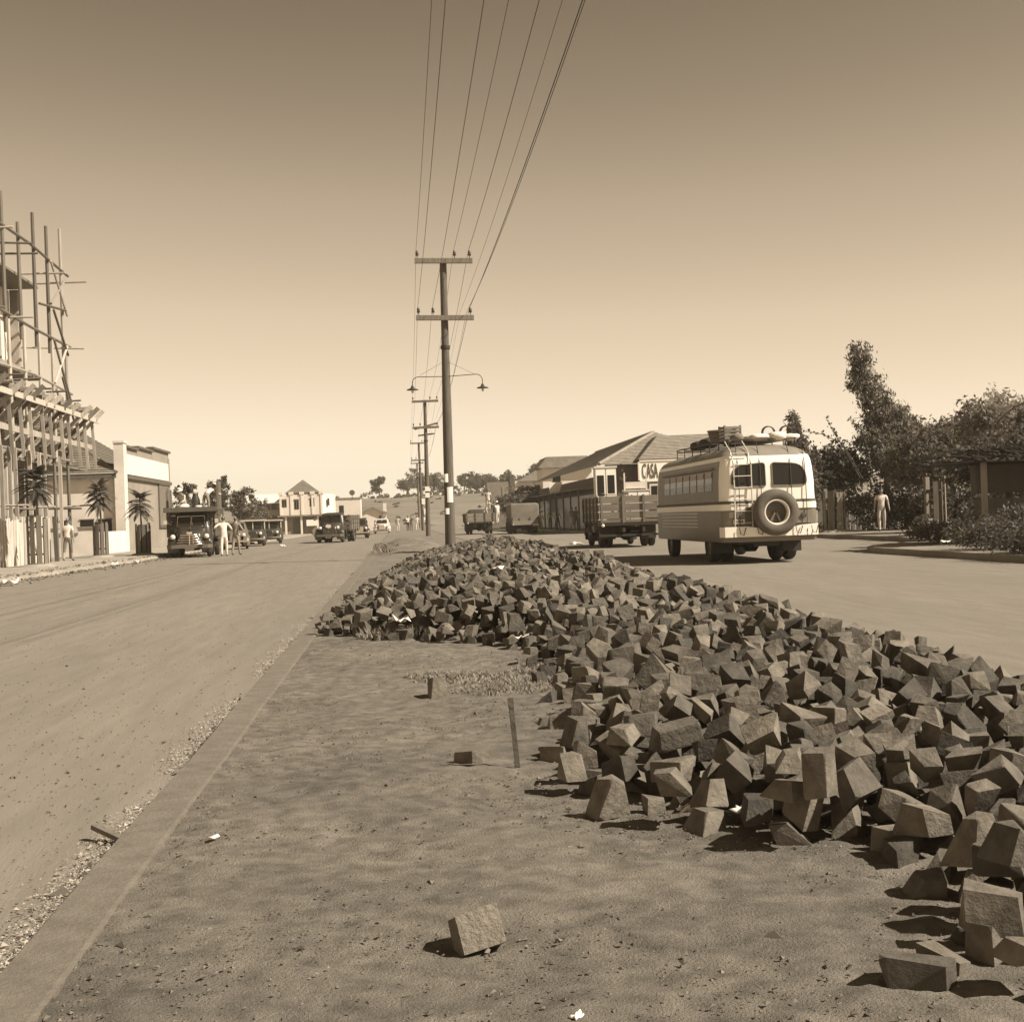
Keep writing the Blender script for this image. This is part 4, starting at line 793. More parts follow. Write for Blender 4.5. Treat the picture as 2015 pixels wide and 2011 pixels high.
# ---- small vehicles
def car(name, label, loc, rz, paint, roofp=None, kind='sedan', group='cars along the avenue', cat='car', w=1.62):
    t = thing(name, label, cat, loc, rz, group); hw = w/2; roofp = roofp or paint
    for s in (-1, 1):
        wheel(t, s*(hw-.14), .62, .34, .16); wheel(t, s*(hw-.14), 3.15, .34, .16)
        fender(t, s*(hw-.34), s*(hw+.03), .62, .34, .42, paint, -20, 195)
        fender(t, s*(hw-.34), s*(hw+.03), 3.15, .34, .42, paint, -10, 190)
        headlight(t, s*(hw-.3), .2, .82, .1, paint if kind == 'sedan' else 'black')
        b = MB(); b.bx(min(s*(hw-.2), s*(hw+.04)), max(s*(hw-.2), s*(hw+.04)), 1.05, 2.75, .34, .39); b.build('running_board', 'iron', t)
    b = MB(); b.bx(-.4, .4, .3, 3.6, .32, .45); b.tube([(-hw+.2, .62, .34), (hw-.2, .62, .34)], .04, 6); b.tube([(-hw+.2, 3.15, .34), (hw-.2, 3.15, .34)], .05, 6); b.build('chassis', 'iron', t)
    b = MB(); b.loft([ringbox(b, .18, .3, .4, .88, .12), ringbox(b, .3, .36, .4, .98, .14), ringbox(b, 1.35, hw-.16, .4, 1.08, .14)]); b.build('hood', paint, t, 50)
    b = MB(); b.prism([(-.26, .45), (.26, .45), (.3, .75), (.18, .95), (-.18, .95), (-.3, .75)], 'y', .13, .19); b.build('grille', 'chrome' if kind == 'sedan' else 'iron', t)
    b = MB(); b.bx(-hw, hw, .0, .06, .42, .52); b.build('bumper', 'chrome', t)
    if kind == 'sedan': lv = [(.42, .02), (1.08, 0), (1.12, .05, .05), (1.42, .13, .3), (1.55, .2, .4), (1.62, .34, .45), (1.64, .5, .5)]; y1 = 3.95
    else: lv = [(.42, .0), (1.1, 0), (1.13, .02), (1.62, .04, .02), (1.7, .0, -.05), (1.76, .1, 0), (1.78, .3, 0)]; y1 = 4.1
    b = MB(); b.rloft(-hw+.05, hw-.05, 1.25, y1, lv, .14); cb = b.build('cabin', paint, t, 40)
    dy = .12 if kind == 'sedan' else .0
    for x0, x1 in ((-.56, -.03), (.03, .56)):
        b = MB(); b.add([(x0, 1.27, 1.13), (x1, 1.27, 1.13), (x1*.92, 1.3+dy*2.2, 1.5), (x0*.92, 1.3+dy*2.2, 1.5)], [(0, 1, 2, 3)]); g = b.build('windscreen', 'glass', cb); g.modifiers.new('t', 'SOLIDIFY').thickness = .02; g.location.y = -.02 if kind != 'sedan' else -.0
    for s in (-1, 1):
        for (ya, yb) in ((1.75, 2.45), (2.55, 3.3)):
            xx = hw-.075 if kind == 'sedan' else hw-.055
            b = MB(); b.bx(min(s*(xx-.07), s*(xx+.008)), max(s*(xx-.07), s*(xx+.008)), ya, yb, 1.16, 1.45); b.build('side_window', 'glass', cb)
        b = MB(); b.bx(min(s*(hw-.06), s*(hw-.04)), max(s*(hw-.06), s*(hw-.04)), 1.7, 2.6, .5, 1.1); b.build('door', paint, t)
    if kind != 'sedan':
        b = MB(); b.bx(-hw-.02, hw+.02, 1.1, y1+.02, 1.63, 1.72); b.build('roof_band', roofp, t)
        for s in (-1, 1):
            b = MB(); b.bx(s*(hw-.05)-.03, s*(hw-.05)+.03, 1.22, 1.29, 1.1, 1.64); b.build('windscreen_post', roofp, t)
        b = MB(); b.bx(-.03, .03, 1.2, 1.24, 1.1, 1.64); b.build('windscreen_post', roofp, t)
    return t
car('parked_car', 'dark car with rounded fenders parked behind the barred-grille truck', (-9.4, 80, 0), R(6), 'greypaint')
car('parked_car', 'dark square-cabin car, next in line before the pale-roofed wagon', (-9.5, 90.5, 0), R(4), 'darkpaint', 'palepaint', 'van')
car('station_wagon', 'square wagon with a pale roof at the far end of the parked row', (-9.3, 99.5, 0), R(3), 'darkpaint', 'palepaint', 'van', w=1.78)
car('small_dark_car', 'small dark car half hidden behind the oncoming truck', (-3.2, 112, 0), R(5), 'darkpaint')
car('oncoming_car', 'small dark old car with bright headlights far down the left road', (-4.4, 150, 0), R(2), 'black', None, 'van', w=1.55)
car('pale_car', 'pale car with a dark grille facing us far down the road', (-1.9, 150, 0), R(0), 'palepaint', None, 'sedan', w=1.8)
# ------------------------------------------------------------------ the bus, seen from behind (local: rear at y=0, nose at +y)
bus = thing('bus', 'white and grey country bus with spare wheel on its back, driving away', 'bus', (8.58, 31.5, 0))
BW = 1.13; BL = 8.2
b = MB(); b.rloft(-BW, BW, .0, BL, [(.5, .02), (.54, .0), (1.42, .0)], .2, 6, cap=True); b.build('lower_body', 'busgrey', bus, 40)
b = MB(); b.rloft(-BW, BW, .0, BL, [(1.46, .0), (1.9, .008), (2.2, .03), (2.4, .06), (2.5, .1)], .24, 6); b.build('upper_body', 'white', bus, 40)
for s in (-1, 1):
    b = MB(); zz = (1.462, 1.66, 1.9, 2.2, 2.4); b.loft([[(s*(BW+.004-float(np.interp(z, [1.46, 1.9, 2.2, 2.4, 2.5], [0, .008, .03, .06, .1]))), y, z) for y in (.3, 7.85)]+[(s*(BW-.02-float(np.interp(z, [1.46, 1.9, 2.2, 2.4, 2.5], [0, .008, .03, .06, .1]))), y, z) for y in (7.85, .3)] for z in zz]); b.build('side_panel', 'busside', bus)  # panels coloured darker than the white body they cover
b = MB(); b.rloft(-BW, BW, .0, BL, [(2.5, .096), (2.6, .17), (2.68, .3), (2.75, .52), (2.79, .85)], .3, 6); b.build('roof', 'busroof', bus, 40)
b = MB(); b.rloft(-BW-.018, BW+.018, -.018, BL+.018, [(1.40, .01), (1.405, 0), (1.455, 0), (1.46, .01)], .215, 6); b.build('belt_moulding', 'trim', bus, 40)
b = MB(); b.rloft(-BW-.02, BW+.02, -.02, BL+.02, [(1.24, .012), (1.25, 0), (1.385, 0), (1.395, .012)], .217, 6); b.build('white_band', 'white', bus, 40)
for k in range(5):
    b = MB(); z = .84+k*.085
    b.bx(-BW-.02, -BW+.01, 2.6, 7.2, z, z+.026); b.build('side_trim', 'palepaint', bus)
def rpoly(pts, n=5):
    out = []
    m_ = len(pts)
    for i, (p, r_) in enumerate(pts):
        p = Vector(p); a = (Vector(pts[i-1][0])-p).normalized(); c_ = (Vector(pts[(i+1) % m_][0])-p).normalized()
        for k in range(n+1):
            q = k/n; s0 = p+a*r_; s1 = p+c_*r_; out.append(tuple(s0*(1-q)**2+p*2*q*(1-q)+s1*q*q))
    return out
for s in (-1, 1):
    poly = rpoly([((s*.08, 1.78), .05), ((s*.9, 1.78), .14), ((s*.86, 2.28), .3), ((s*.08, 2.33), .08)])
    def yz(z): return np.interp(z, [1.46, 1.9, 2.2, 2.4, 2.5], [0, .008, .03, .06, .1])
    b = MB(); b.add([(x, yz(z)-.012, z) for x, z in poly] + [(x, yz(z)+.03, z) for x, z in poly], [tuple(range(len(poly))), tuple(range(len(poly), 2*len(poly)))[::-1]]+[(i, (i+1) % len(poly), len(poly)+(i+1) % len(poly), len(poly)+i) for i in range(len(poly))]); g = b.build('rear_window', 'glass', bus)
    b = MB(); b.tube([(x, yz(z)-.012, z) for x, z in poly+poly[:1]], .014, 5); b.build('frame', 'trimmid', g)
for s in (-1, 1):
    for k in range(7):
        y0 = .95+k*.86; off = .0; y1 = y0+.72
        def xo(z): return BW+.012-float(np.interp(z, [1.46, 1.9, 2.2, 2.4, 2.5], [0, .008, .03, .06, .1]))
        zz = (1.72, 1.9, 2.04, 2.18); b = MB(); b.loft([[(s*xo(z), y0, z), (s*xo(z), y1, z), (s*(xo(z)-.06), y1, z), (s*(xo(z)-.06), y0, z)] for z in zz]); g = b.build('side_window', 'glass', bus)
        b = MB(); b.add([(s*(BW+.018-np.interp(z, [1.46, 1.9, 2.2, 2.4, 2.5], [0, .008, .03, .06, .1])), y, z) for (y, z) in ((y0+.02, 2.04), (y1-.02, 2.04), (y1-.02, 2.17), (y0+.02, 2.17))], [(0, 1, 2, 3)]); c_ = b.build('blind', 'lcloth', g); c_.modifiers.new('t', 'SOLIDIFY').thickness = .01
    b = MB(); b.bx(min(s*1.06, s*1.16), max(s*1.06, s*1.16), .85, 7.0, 2.22, 2.27); b.build('drip_rail', 'trimmid', bus)
    for (y, r_) in ((1.9, .44), (6.7, .42)):
        wheel(bus, s*.94, y, r_, .24)
        if y < 3: wheel(bus, s*.62, y, r_, .24)
    b = MB(); b.bx(min(s*.62, s*1.08), max(s*.62, s*1.08), 1.25, 1.28, .22, .66); b.build('mud_flap', 'iron', bus)
    b = MB(); b.lathe([(.01, -.07), (.06, -.06), (.07, -.01), (.07, .02)], (s*.78, -.0, 1.08), 'y', 14); b.build('tail_lamp', 'rim', bus, 40)
b = MB(); b.bx(-.7, .7, .3, 7.9, .45, .6); b.tube([(-.9, 1.9, .44), (.9, 1.9, .44)], .09, 8); b.lathe([(.02, -.25), (.2, -.12), (.2, .12), (.02, .25)], (0, 1.9, .42), 'x', 12); b.bx(-.3, .3, .4, 1.1, .38, .5); b.build('chassis', 'iron', bus)
pts = [(-1.16, .16), (-1.1, -.08), (-.6, -.12), (-.3, -.12), (0, -.12), (.35, -.12), (.7, -.12), (1.1, -.08), (1.16, .16)]; zt = [.86, .86, .86, .82, .78, .80, .86, .88, .88]
b = MB(); b.loft([[(x, y-.02, .62), (x, y+.04, .62), (x, y+.04, z), (x, y-.02, z)] for (x, y), z in zip(pts, zt)]); b.build('bumper', 'white', bus, 50)
b = MB(); b.lathe([(.27, -.09), (.33, -.14), (.42, -.15), (.5, -.12), (.535, -.06), (.54, .02), (.5, .1), (.4, .13), (.3, .1)], (.08, -.2, 1.17), 'y', 40, closed=True); sp = b.build('spare_wheel', 'sparetyre', bus, 50)
b = MB(); b.lathe([(.285, -.1), (.3, -.125), (.275, -.125), (.26, -.09), (.25, .02), (.27, .06)], (.08, -.2, 1.17), 'y', 36, closed=True); b.build('rim', 'wallwhite', sp, 40)
b = MB(); b.lathe([(.01, .0), (.26, .0), (.26, .02), (.01, .02)], (.08, -.14, 1.17), 'y', 30); b.build('rim_disc', 'rim', sp)
b = MB(); b.beam((.08, -.2, 1.2), (-.04, -.2, .98), .06, .05); b.beam((.08, -.2, 1.2), (.18, -.2, .96), .06, .05); b.build('bracket', 'greypaint', sp)
lad = MB()
for x in (-.83, -.42): lad.tube([(x-.02, -.08, .75), (x-.01, -.07, 1.6), (x, -.02, 2.3), (x-.02, .1, 2.58), (x-.1, .35, 2.86)], .016, 6)
lo = lad.build('ladder', 'palepaint', bus, 50)
for k in range(7):
    z = .95+k*.27; b = MB(); y = -.08 if z < 2.3 else .02; b.tube([(-.83, y, z), (-.42, y, z)], .012, 5); b.build('rung', 'palepaint', lo)
for x in (-.72, -.2, .52, .86):
    b = MB(); b.tube([(x-.03, -.13, .7), (x, -.06, 1.2), (x, -.035, 1.8), (x, .03, 2.35), (x, .12, 2.52), (x*.97, .3, 2.85)], .009, 5); b.build('rope', 'iron', bus)
b = MB()
for x in (-.78, -.35, .55, .92):
    b.tube([(x, -.17, .84), (x+.02, -.18, .70), (x+.1, -.18, .66), (x+.16, -.17, .84)], .011, 5)
b.build('rope_hook', 'iron', bus)
b = MB(); b.bx(-.88, -.62, -.06, -.02, .92, 1.03); pl = b.build('number_plate', 'wallwhite', bus)
b = MB(); b.bx(-.05, -.03, -.005, 0, 0, 0.01)
for k in range(3): b = MB(); b.bx(-.84+k*.07, -.80+k*.07, -.066, -.06, .94, 1.01); b.build('plate_mark', 'letter', pl)
b = MB(); b.bx(-.58, -.3, -.035, -.005, .93, 1.3); b.build('hatch', 'trim', bus)
b = MB(); b.bx(.62, .98, -.03, -.005, .9, 1.2); b.build('hatch', 'trimmid', bus)
rk = MB()
for x in (-.8, .8): rk.tube([(x, .5, 2.9), (x, 6.5, 2.95)], .02, 6)
for y in np.arange(.5, 6.6, 1.0):
    rk.tube([(-.8, float(y), 2.9), (.8, float(y), 2.9)], .015, 5)
    for x in (-.8, .8): rk.tube([(x, float(y), 2.66), (x, float(y), 2.92)], .014, 5)
rk.build('roof_rack', 'iron', bus, 50)
# luggage on the roof: things of their own
def bundle(x, y, z, rx, ry, rz_, m, label, cat='luggage', seed=1, name='bundle'):
    b = MB(); n = 14; rings = []
    for i in range(9):
        a = -PI/2+PI*i/8; ring = []
        for k in range(n):
            q = 2*PI*k/n; p = Vector((math.cos(a)*math.cos(q), math.cos(a)*math.sin(q), math.sin(a))); p = Vector([math.copysign(abs(c_)**.7, c_) for c_ in p])
            d_ = 1+.16*mnoise.noise(p*1.7+Vector((seed, seed*2, 0))); ring.append((p.x*rx*d_, p.y*ry*d_, p.z*rz_*d_))
        rings.append(ring)
    b.loft(rings); return tag(b.build(name, m, None, 60, (x, y, z)), label, cat, 'luggage on the bus roof')
bx_, by_ = 8.58, 31.5
for k, (x, y, rx, ry, rz_, m_, l) in enumerate([
    (.02, .8, .24, .3, .09, 'palecanvas', 'small pale cloth bundle roped beside the ladder top on the bus roof'),
    (.42, .75, .22, .32, .11, 'palecanvas', 'pale cloth bundle in the middle of the rear bus roof'),
    (.78, .85, .2, .3, .08, 'palecanvas', 'pale cloth bundle at the right rear of the bus roof'),
    (.3, 1.7, .5, .45, .10, 'lcloth', 'flat greyish bundle behind the pale ones on the bus roof'),
    (-.52, .8, .15, .2, .10, 'canvas', 'dark rolled bag beside the ladder on the bus roof'),
    (-.6, 3.5, .2, .45, .13, 'dcloth', 'dark bundle hanging at the left edge of the bus roof rack'),
    (-.6, 4.6, .2, .4, .12, 'dcloth', 'second dark bundle further forward on the bus roof rack'),
    (-.5, 3.3, .12, .14, .09, 'palecanvas', 'small white parcel on top of the dark bundle on the bus roof'),
    (.3, 3.2, .55, .6, .12, 'canvas', 'wide brown bundle in the middle of the bus roof rack')]):
    bundle(bx_+x, by_+y, 2.88+rz_*.8+(.2 if 'parcel' in l else 0), rx, ry, rz_, m_, l, seed=2+3*k)
bk = thing('wicker_basket', 'round wicker basket tied on the left of the bus roof', 'basket', (bx_-.5, by_+2.4, 2.92), .3)
for k in range(6):
    b = MB(); r_ = .26+.018*k; b.lathe([(r_, -.022), (r_+.02, 0), (r_, .022), (r_-.015, 0)], (0, 0, .03+k*.055), 'z', 18, closed=True); b.build('woven_band', 'trimmid' if k % 2 else 'boards', bk, 40)
b = MB(); b.lathe([(.27, 0), (.35, .32), (.33, .32), (.25, .02)], (0, 0, 0), 'z', 18, closed=True); b.build('basket_wall', 'boards', bk)
cr8 = thing('wooden_crate', 'upright slatted crate standing at the rear of the bus roof load', 'crate', (bx_-.5, by_+1.55, 2.93), .15)
for k in range(4):
    b = MB(); b.bx(-.22, .22, -.2, -.18, .03+k*.085, .09+k*.085); b.bx(-.22, .22, .18, .2, .03+k*.085, .09+k*.085); b.bx(-.22, -.2, -.18, .18, .03+k*.085, .09+k*.085); b.bx(.2, .22, -.18, .18, .03+k*.085, .09+k*.085); b.build('slat_ring', 'boards', cr8)
for x in (-.2, .2):
    for y in (-.17, .17): b = MB(); b.bx(x-.02, x+.02, y-.02, y+.02, 0, .37); b.build('corner_post', 'greywood', cr8)
for (x, y, l) in ((.3, .75, 'coil of wire hoops standing on the right of the bus roof load'), (.75, .8, 'small wire hoop at the right rear corner of the bus roof')):
    b = MB()
    for q in range(3): b.tube([(.15*math.cos(R(a))+.03*q, .05*q, .15*math.sin(R(a))) for a in range(0, 361, 24)], .012, 5)
    tag(b.build('wire_hoop', 'iron', None, 50, (bx_+x, by_+y+.3, 3.08)), l, 'hoop', 'luggage on the bus roof')
# furniture on the flatbed: truck rear edge y = 57-6.52 = 50.48, bed z 1.04
FY = 50.75; FX = 8.62
c1 = thing('kitchen_cabinet', 'white kitchen cabinet with two glazed doors standing on the flatbed', 'cabinet', (FX-.83, FY+1.0, 1.04))
b = MB(); b.bx(-.4, .4, -.2, .25, 0, 1.95); b.build('carcass', 'dirtyw', c1); b = MB(); b.bx(-.44, .44, -.24, .28, 1.95, 2.02); b.build('top', 'dirtyw', c1)
for s in (-1, 1):
    b = MB(); b.bx(min(s*.02, s*.38), max(s*.02, s*.38), -.225, -.2, .95, 1.9); d_ = b.build('door', 'white', c1); b = MB(); b.bx(min(s*.07, s*.33), max(s*.07, s*.33), -.235, -.222, 1.0, 1.68); b.build('pane', 'glass', d_)
    b = MB(); b.bx(min(s*.02, s*.38), max(s*.02, s*.38), -.225, -.2, .7, .92); d_ = b.build('drawer', 'white', c1); b = MB(); b.lathe([(.01, -.03), (.03, -.02), (.02, 0)], (s*.2, -.225, .8), 'y', 10); b.build('knob', 'iron', d_)
c2 = thing('drawer_unit', 'low white dresser with two drawers beside the glazed cabinet', 'dresser', (FX+.35, FY+1.0, 1.04))
b = MB(); b.bx(-.45, .45, -.2, .25, 0, 1.05); b.build('carcass', 'dirtyw', c2); b = MB(); b.bx(-.5, .5, -.24, .28, 1.05, 1.1); b.build('top', 'dirtyw', c2)
for s in (-1, 1):
    b = MB(); b.bx(min(s*.02, s*.43), max(s*.02, s*.43), -.225, -.2, .78, 1.0); d_ = b.build('drawer', 'white', c2); b = MB(); b.lathe([(.01, -.03), (.03, -.02), (.02, 0)], (s*.22, -.225, .89), 'y', 10); b.build('knob', 'iron', d_)
for x in (-.42, .42):
    b = MB(); b.bx(x-.025, x+.025, .1, .15, 1.1, 1.75); b.build('mirror_post', 'dirtyw', c2)
b = MB(); b.bx(-.4, .4, .1, .13, 1.15, 1.4); b.build('splash_board', 'dirtyw', c2)
c3 = thing('wooden_chair', 'dark slat-backed chair standing between the cabinets on the flatbed', 'chair', (FX-.2, FY+.5, 1.04))
for x in (-.18, .18):
    b = MB(); b.beam((x, .18, 0), (x, .2, 1.02), .035, .035); b.build('leg', 'darktimber', c3); b = MB(); b.beam((x, -.18, 0), (x, -.18, .45), .035, .035); b.build('leg', 'darktimber', c3)
b = MB(); b.bx(-.21, .21, -.2, .2, .45, .48); b.build('seat', 'darktimber', c3)
for z in (.65, .78, .92): b = MB(); b.bx(-.18, .18, .18, .2, z, z+.07); b.build('back_slat', 'darktimber', c3)
c4 = thing('framed_mirror', 'small framed mirror leaning at the right end of the flatbed load', 'mirror', (FX+1.05, FY+.9, 1.04))
b = MB(); b.bx(-.2, .2, 0, .04, .55, 1.3); b.build('frame', 'dirtyw', c4); b = MB(); b.bx(-.14, .14, -.01, 0, .62, 1.22); b.build('pane', 'glass', c4); b = MB(); b.bx(-.18, .18, -.05, .3, 0, .55); b.build('box_stand', 'boards', c4)
bundle(FX-1.1, FY+.25, 1.98, .12, .4, .06, 'dcloth', 'dark rolled tarpaulin over the left rail of the flatbed', seed=21)['group'] = 'load on the flatbed'
# ------------------------------------------------------------------ people
def rx_(v, a): c, s = math.cos(a), math.sin(a); return Vector((v.x, v.y*c-v.z*s, v.y*s+v.z*c))
def person(label, loc, rz, shirt='wcloth', pants='kcloth', torso=0, legs=((0, 0), (0, 0)), arms=((5, 8, 10), (5, 8, 10)), h=1.72, hat=None, sleeves='short', hairm='hair', group='people along the avenue', bare_legs=False, head=0, name='person', lower=True):
    """local: faces -y. torso: forward pitch. legs: (hip pitch, knee bend) per side (-x, +x). arms: (pitch forward, abduct, elbow)"""
    V = []; E_ = []; RAD = []; PART = []
    def add(p, r_, par=None, part='shirt'):
        V.append(Vector(p)); RAD.append(r_); PART.append(part)
        if par is not None: E_.append((par, len(V)-1))
        return len(V)-1
    hipz = .93
    pel = add((0, 0, hipz), (.155, .115), None, 'pants')
    tp = R(torso)
    def T(p): return rx_(Vector(p), tp) + Vector((0, 0, hipz))
    sp = add(T((0, 0, .2)), (.145, .105), pel); ch = add(T((0, .01, .42)), (.165, .115), sp); nk = add(T((0, 0, .555)), (.06, .06), ch, 'skin')
    hd = add(T((0, -.015, .63)), (.055, .055), nk, 'skin')
    ends = []
    for s, (ap, ab, eb) in zip((-1, 1), arms):
        sh = add(T((s*.185, 0, .49)), (.065, .065), ch, 'shirt')
        def A(l, pit):
            v = Vector((0, 0, -l)); v = rx_(v, -R(pit)); c_, q_ = math.cos(s*R(ab)), math.sin(s*R(ab)); return Vector((v.x*c_-v.z*q_, v.y, v.x*q_+v.z*c_))
        d1 = rx_(A(.29, ap), tp*.0 if abs(torso) < 20 else tp*.25)
        elb = add(V[sh]+d1, (.043, .043), sh, 'arm1'); d2 = A(.25, ap+eb); d2.x -= s*.02*eb/20
        wr = add(V[elb]+d2, (.03, .028), elb, 'skin'); hn = add(V[wr]+d2.normalized()*.07, (.036, .02), wr, 'skin'); ends.append((V[wr].copy(), d2.normalized(), s))
    for s, (hp, kb) in zip((-1, 1), legs):
        hj = add((s*.09, 0, hipz-.07), (.095, .095), pel, 'pants')
        kn = add(V[hj]+rx_(Vector((s*.015, 0, -.40)), -R(hp)), (.066, .066), hj, 'pants'); an = add(V[kn]+rx_(Vector((0, 0, -.39)), -R(hp-kb)), (.042, .045), kn, 'skin' if bare_legs else 'pants')
        toe = add(V[an]+Vector((s*.02, -.15, -.035)), (.04, .03), an, 'shoe')
    me = bpy.data.meshes.new('tmp'); me.from_pydata(V, E_, []); ob = bpy.data.objects.new('tmp', me); COL.objects.link(ob)
    md = ob.modifiers.new('s', 'SKIN'); md.use_smooth_shade = True; md.branch_smoothing = .6
    lay = me.skin_vertices[0].data
    for i, r_ in enumerate(RAD): lay[i].radius = r_; lay[i].use_root = (i == 0)
    ob.modifiers.new('u', 'SUBSURF').levels = 1
    dg = bpy.context.evaluated_depsgraph_get(); dg.update(); ev_ = bpy.data.meshes.new_from_object(ob.evaluated_get(dg)); bpy.data.objects.remove(ob)
    b = MB(); names = ['shirt', 'pants', 'skin', 'shoe']; mi = []
    vs = [v.co.copy() for v in ev_.vertices]
    segs = [(V[a], V[c_], PART[a], PART[c_]) for a, c_ in E_]
    for p in ev_.polygons:
        c_ = sum((vs[i] for i in p.vertices), Vector())/len(p.vertices); best = None
        for a, e_, pa, pe in segs:
            d_ = e_-a; q = max(0, min(1, (c_-a).dot(d_)/max(1e-9, d_.length_squared))); dist = (c_-a-d_*q).length
            if best is None or dist < best[0]: best = (dist, q, pa, pe)
        _, q, pa, pe = best
        if pe == 'arm1': k = 'shirt' if (q < .6 or sleeves == 'long') else 'skin'
        elif pa == 'arm1': k = 'shirt' if (sleeves == 'long' and q < .92) else 'skin'
        elif pe == 'shoe': k = 'shoe'
        elif pa == 'pants' and pe == 'shirt': k = 'pants' if q < .35 else 'shirt'
        elif pa == 'shirt' and pe == 'skin': k = 'shirt' if q < .72 else 'skin'
        else: k = pe if q > .25 else pa
        mi.append(names.index(k if k in names else 'skin'))
    base = len(b.v); b.v += [tuple(v) for v in vs]; b.f += [tuple(p.vertices) for p in ev_.polygons]; b.mi += mi
    # head with brow, nose, chin and ears
    H = V[hd]; ha = tp*.6+R(head); n = 14; rings = []
    for i in range(11):
        a = -PI/2+PI*i/10; ring = []
        for k in range(n):
            q = 2*PI*k/n; x, y, z = math.cos(a)*math.cos(q), math.cos(a)*math.sin(q), math.sin(a)
            fx, fy, fz = .074*x*(1-.18*max(0, -z)), .095*y, .118*z
            if y < -.6 and abs(x) < .35 and -.35 < z < .15: fy -= .018
            if z < -.5 and y < 0: fy -= .012
            if abs(z-.15) < .2 and y < -.7 and abs(x) > .2: fy += .008
            if abs(x) > .93 and abs(z) < .25: fx *= 1.12
            ring.append(tuple(rx_(Vector((fx, fy, fz+.075)), ha)+H))
        rings.append(ring)
    b.loft(rings, True, 2)
    for (w, d_, s) in ends:       # fingers: four unequal, curled, and a thumb from the side of the palm
        side = Vector((0, 1, 0)); base_ = w+d_*.075
        for f in range(4):
            o_ = side*(-.024+.016*f); l = (.06, .07, .066, .052)[f]; p0 = base_+o_; p1 = p0+d_*l*.55-Vector((s*.006, 0, 0)); p2 = p1+(d_*.7-Vector((s*.7, 0, 0))).normalized()*l*.45
            b.tube([p0, p1, p2], [.0095, .0085, .006], 5, 2)
        p0 = w+d_*.03-side*.028; b.tube([p0, p0-side*.025+d_*.03, p0-side*.028+d_*.055], [.011, .0095, .007], 5, 2)
    t = thing(name, label, 'person', loc, rz, group); t.scale = (h/1.72,)*3
    bo = b.build('body', [shirt, pants, 'skin', 'shoe'], t); bo.data.polygons.foreach_set('use_smooth', [True]*len(bo.data.polygons))
    c = MB(); rings = []
    for i in range(6):
        a = R(5)+R(85)*i/5; ring = []
        for k in range(12):
            q = 2*PI*k/12; y = math.sin(q); zz = .118*math.sin(a)*1.06+.078-(.05 if y > .2 else 0)*(1-i/5); ring.append(tuple(rx_(Vector((.079*math.cos(a)*math.cos(q)*1.03, .1*math.cos(a)*y*1.03+.006, zz)), ha)+H))
        rings.append(ring)
    if hat:
        c.loft(rings, True); c.build('hair', hairm, t, 60)
        hh = MB(); hh.lathe([(.17, .005), (.175, .012), (.1, .03), (.09, .12), (.07, .135), (.01, .125), (.01, .0)], (0, 0, 0), 'z', 18); o = hh.build('hat', hat, t, 50); o.location = rx_(Vector((0, .01, .13)), ha)+H; o.rotation_euler = (ha, 0, 0)
    else: c.loft(rings, True); c.build('hair', hairm, t, 60)
    return t
ST = ((2, 0), (-2, 0)); WK = ((22, 4), (-18, 12))
person('man in white shirt and rolled shorts walking away past the left fence', (-13.35, 57, .14), R(170), 'wcloth', 'mcloth', 4, ((14, 6), (-12, 10)), ((-8, 8, 10), (14, 8, 16)), bare_legs=True)
person('man in light shirt leaning behind the leftmost tree guard', (-13.4, 51.8, .14), R(150), 'lcloth', 'lcloth', 22, ((25, 20), (-6, 4)), ((25, 12, 30), (-10, 30, 80)), 1.66)
person('dark-clothed person with one arm raised at the left photo edge', (-13.9, 48.8, .14), R(-140), 'mcloth', 'dcloth', 5, WK, ((20, 10, 40), (40, 12, 30)), 1.7)
person('man all in white standing hands on hips beside the parked truck', (-7.75, 61.9, 0), R(188), 'wcloth', 'wcloth', 6, ((8, 2), (-12, 6)), ((15, 34, 55), (-28, 52, 95)), 1.76, sleeves='long')
person('man standing half hidden between the truck and the man in white', (-7.35, 62.9, 0), R(160), 'kcloth', 'kcloth', 2, ((10, 0), (-10, 4)), ((-20, 40, 60), (60, 30, 60)), 1.72)
# load and men on the parked truck (bed z 1.02; standing on the cargo)
person('man in white shirt bending over the load of the parked truck', (-8.9, 65.0, 1.95), R(150), 'wcloth', 'kcloth', 62, ((10, 14), (-4, 4)), ((60, 10, 20), (75, 14, 10)), 1.7, hat='palecanvas', sleeves='long')
person('man with white hat crouched on the left of the truck load', (-9.9, 65.2, 1.55), R(-20), 'lcloth', 'kcloth', 40, ((60, 80), (50, 75)), ((50, 10, 30), (40, 14, 30)), 1.7, hat='wcloth', sleeves='long')
m = thing('milk_can', 'dark tapered metal can standing on the parked truck load', 'can', (-9.4, 65.2, 2.18)); b = MB(); b.lathe([(.2, 0), (.22, .04), (.2, .45), (.13, .62), (.12, .72)], (0, 0, 0), 'z', 18); b.build('can_body', 'black', m, 40); b = MB(); b.lathe([(.14, .72), (.14, .78), (.02, .8)], (0, 0, 0), 'z', 18); b.build('lid', 'chrome', m, 40)
bundle(-9.95, 64.9, 2.32, .3, .3, .12, 'palecanvas', 'white sack lying over the cab of the parked truck', 'sack', 31, 'sack')['group'] = 'sacks on the parked truck'
bundle(-9.2, 64.7, 2.28, .16, .2, .07, 'palecanvas', 'small white sack beside the dark can on the truck', 'sack', 35, 'sack')['group'] = 'sacks on the parked truck'
bundle(-9.3, 66.6, 1.6, .95, 1.0, .5, 'canvas', 'bulky brown canvas cargo filling the parked truck bed', 'cargo', 37, 'cargo_bundle')['group'] = 'sacks on the parked truck'
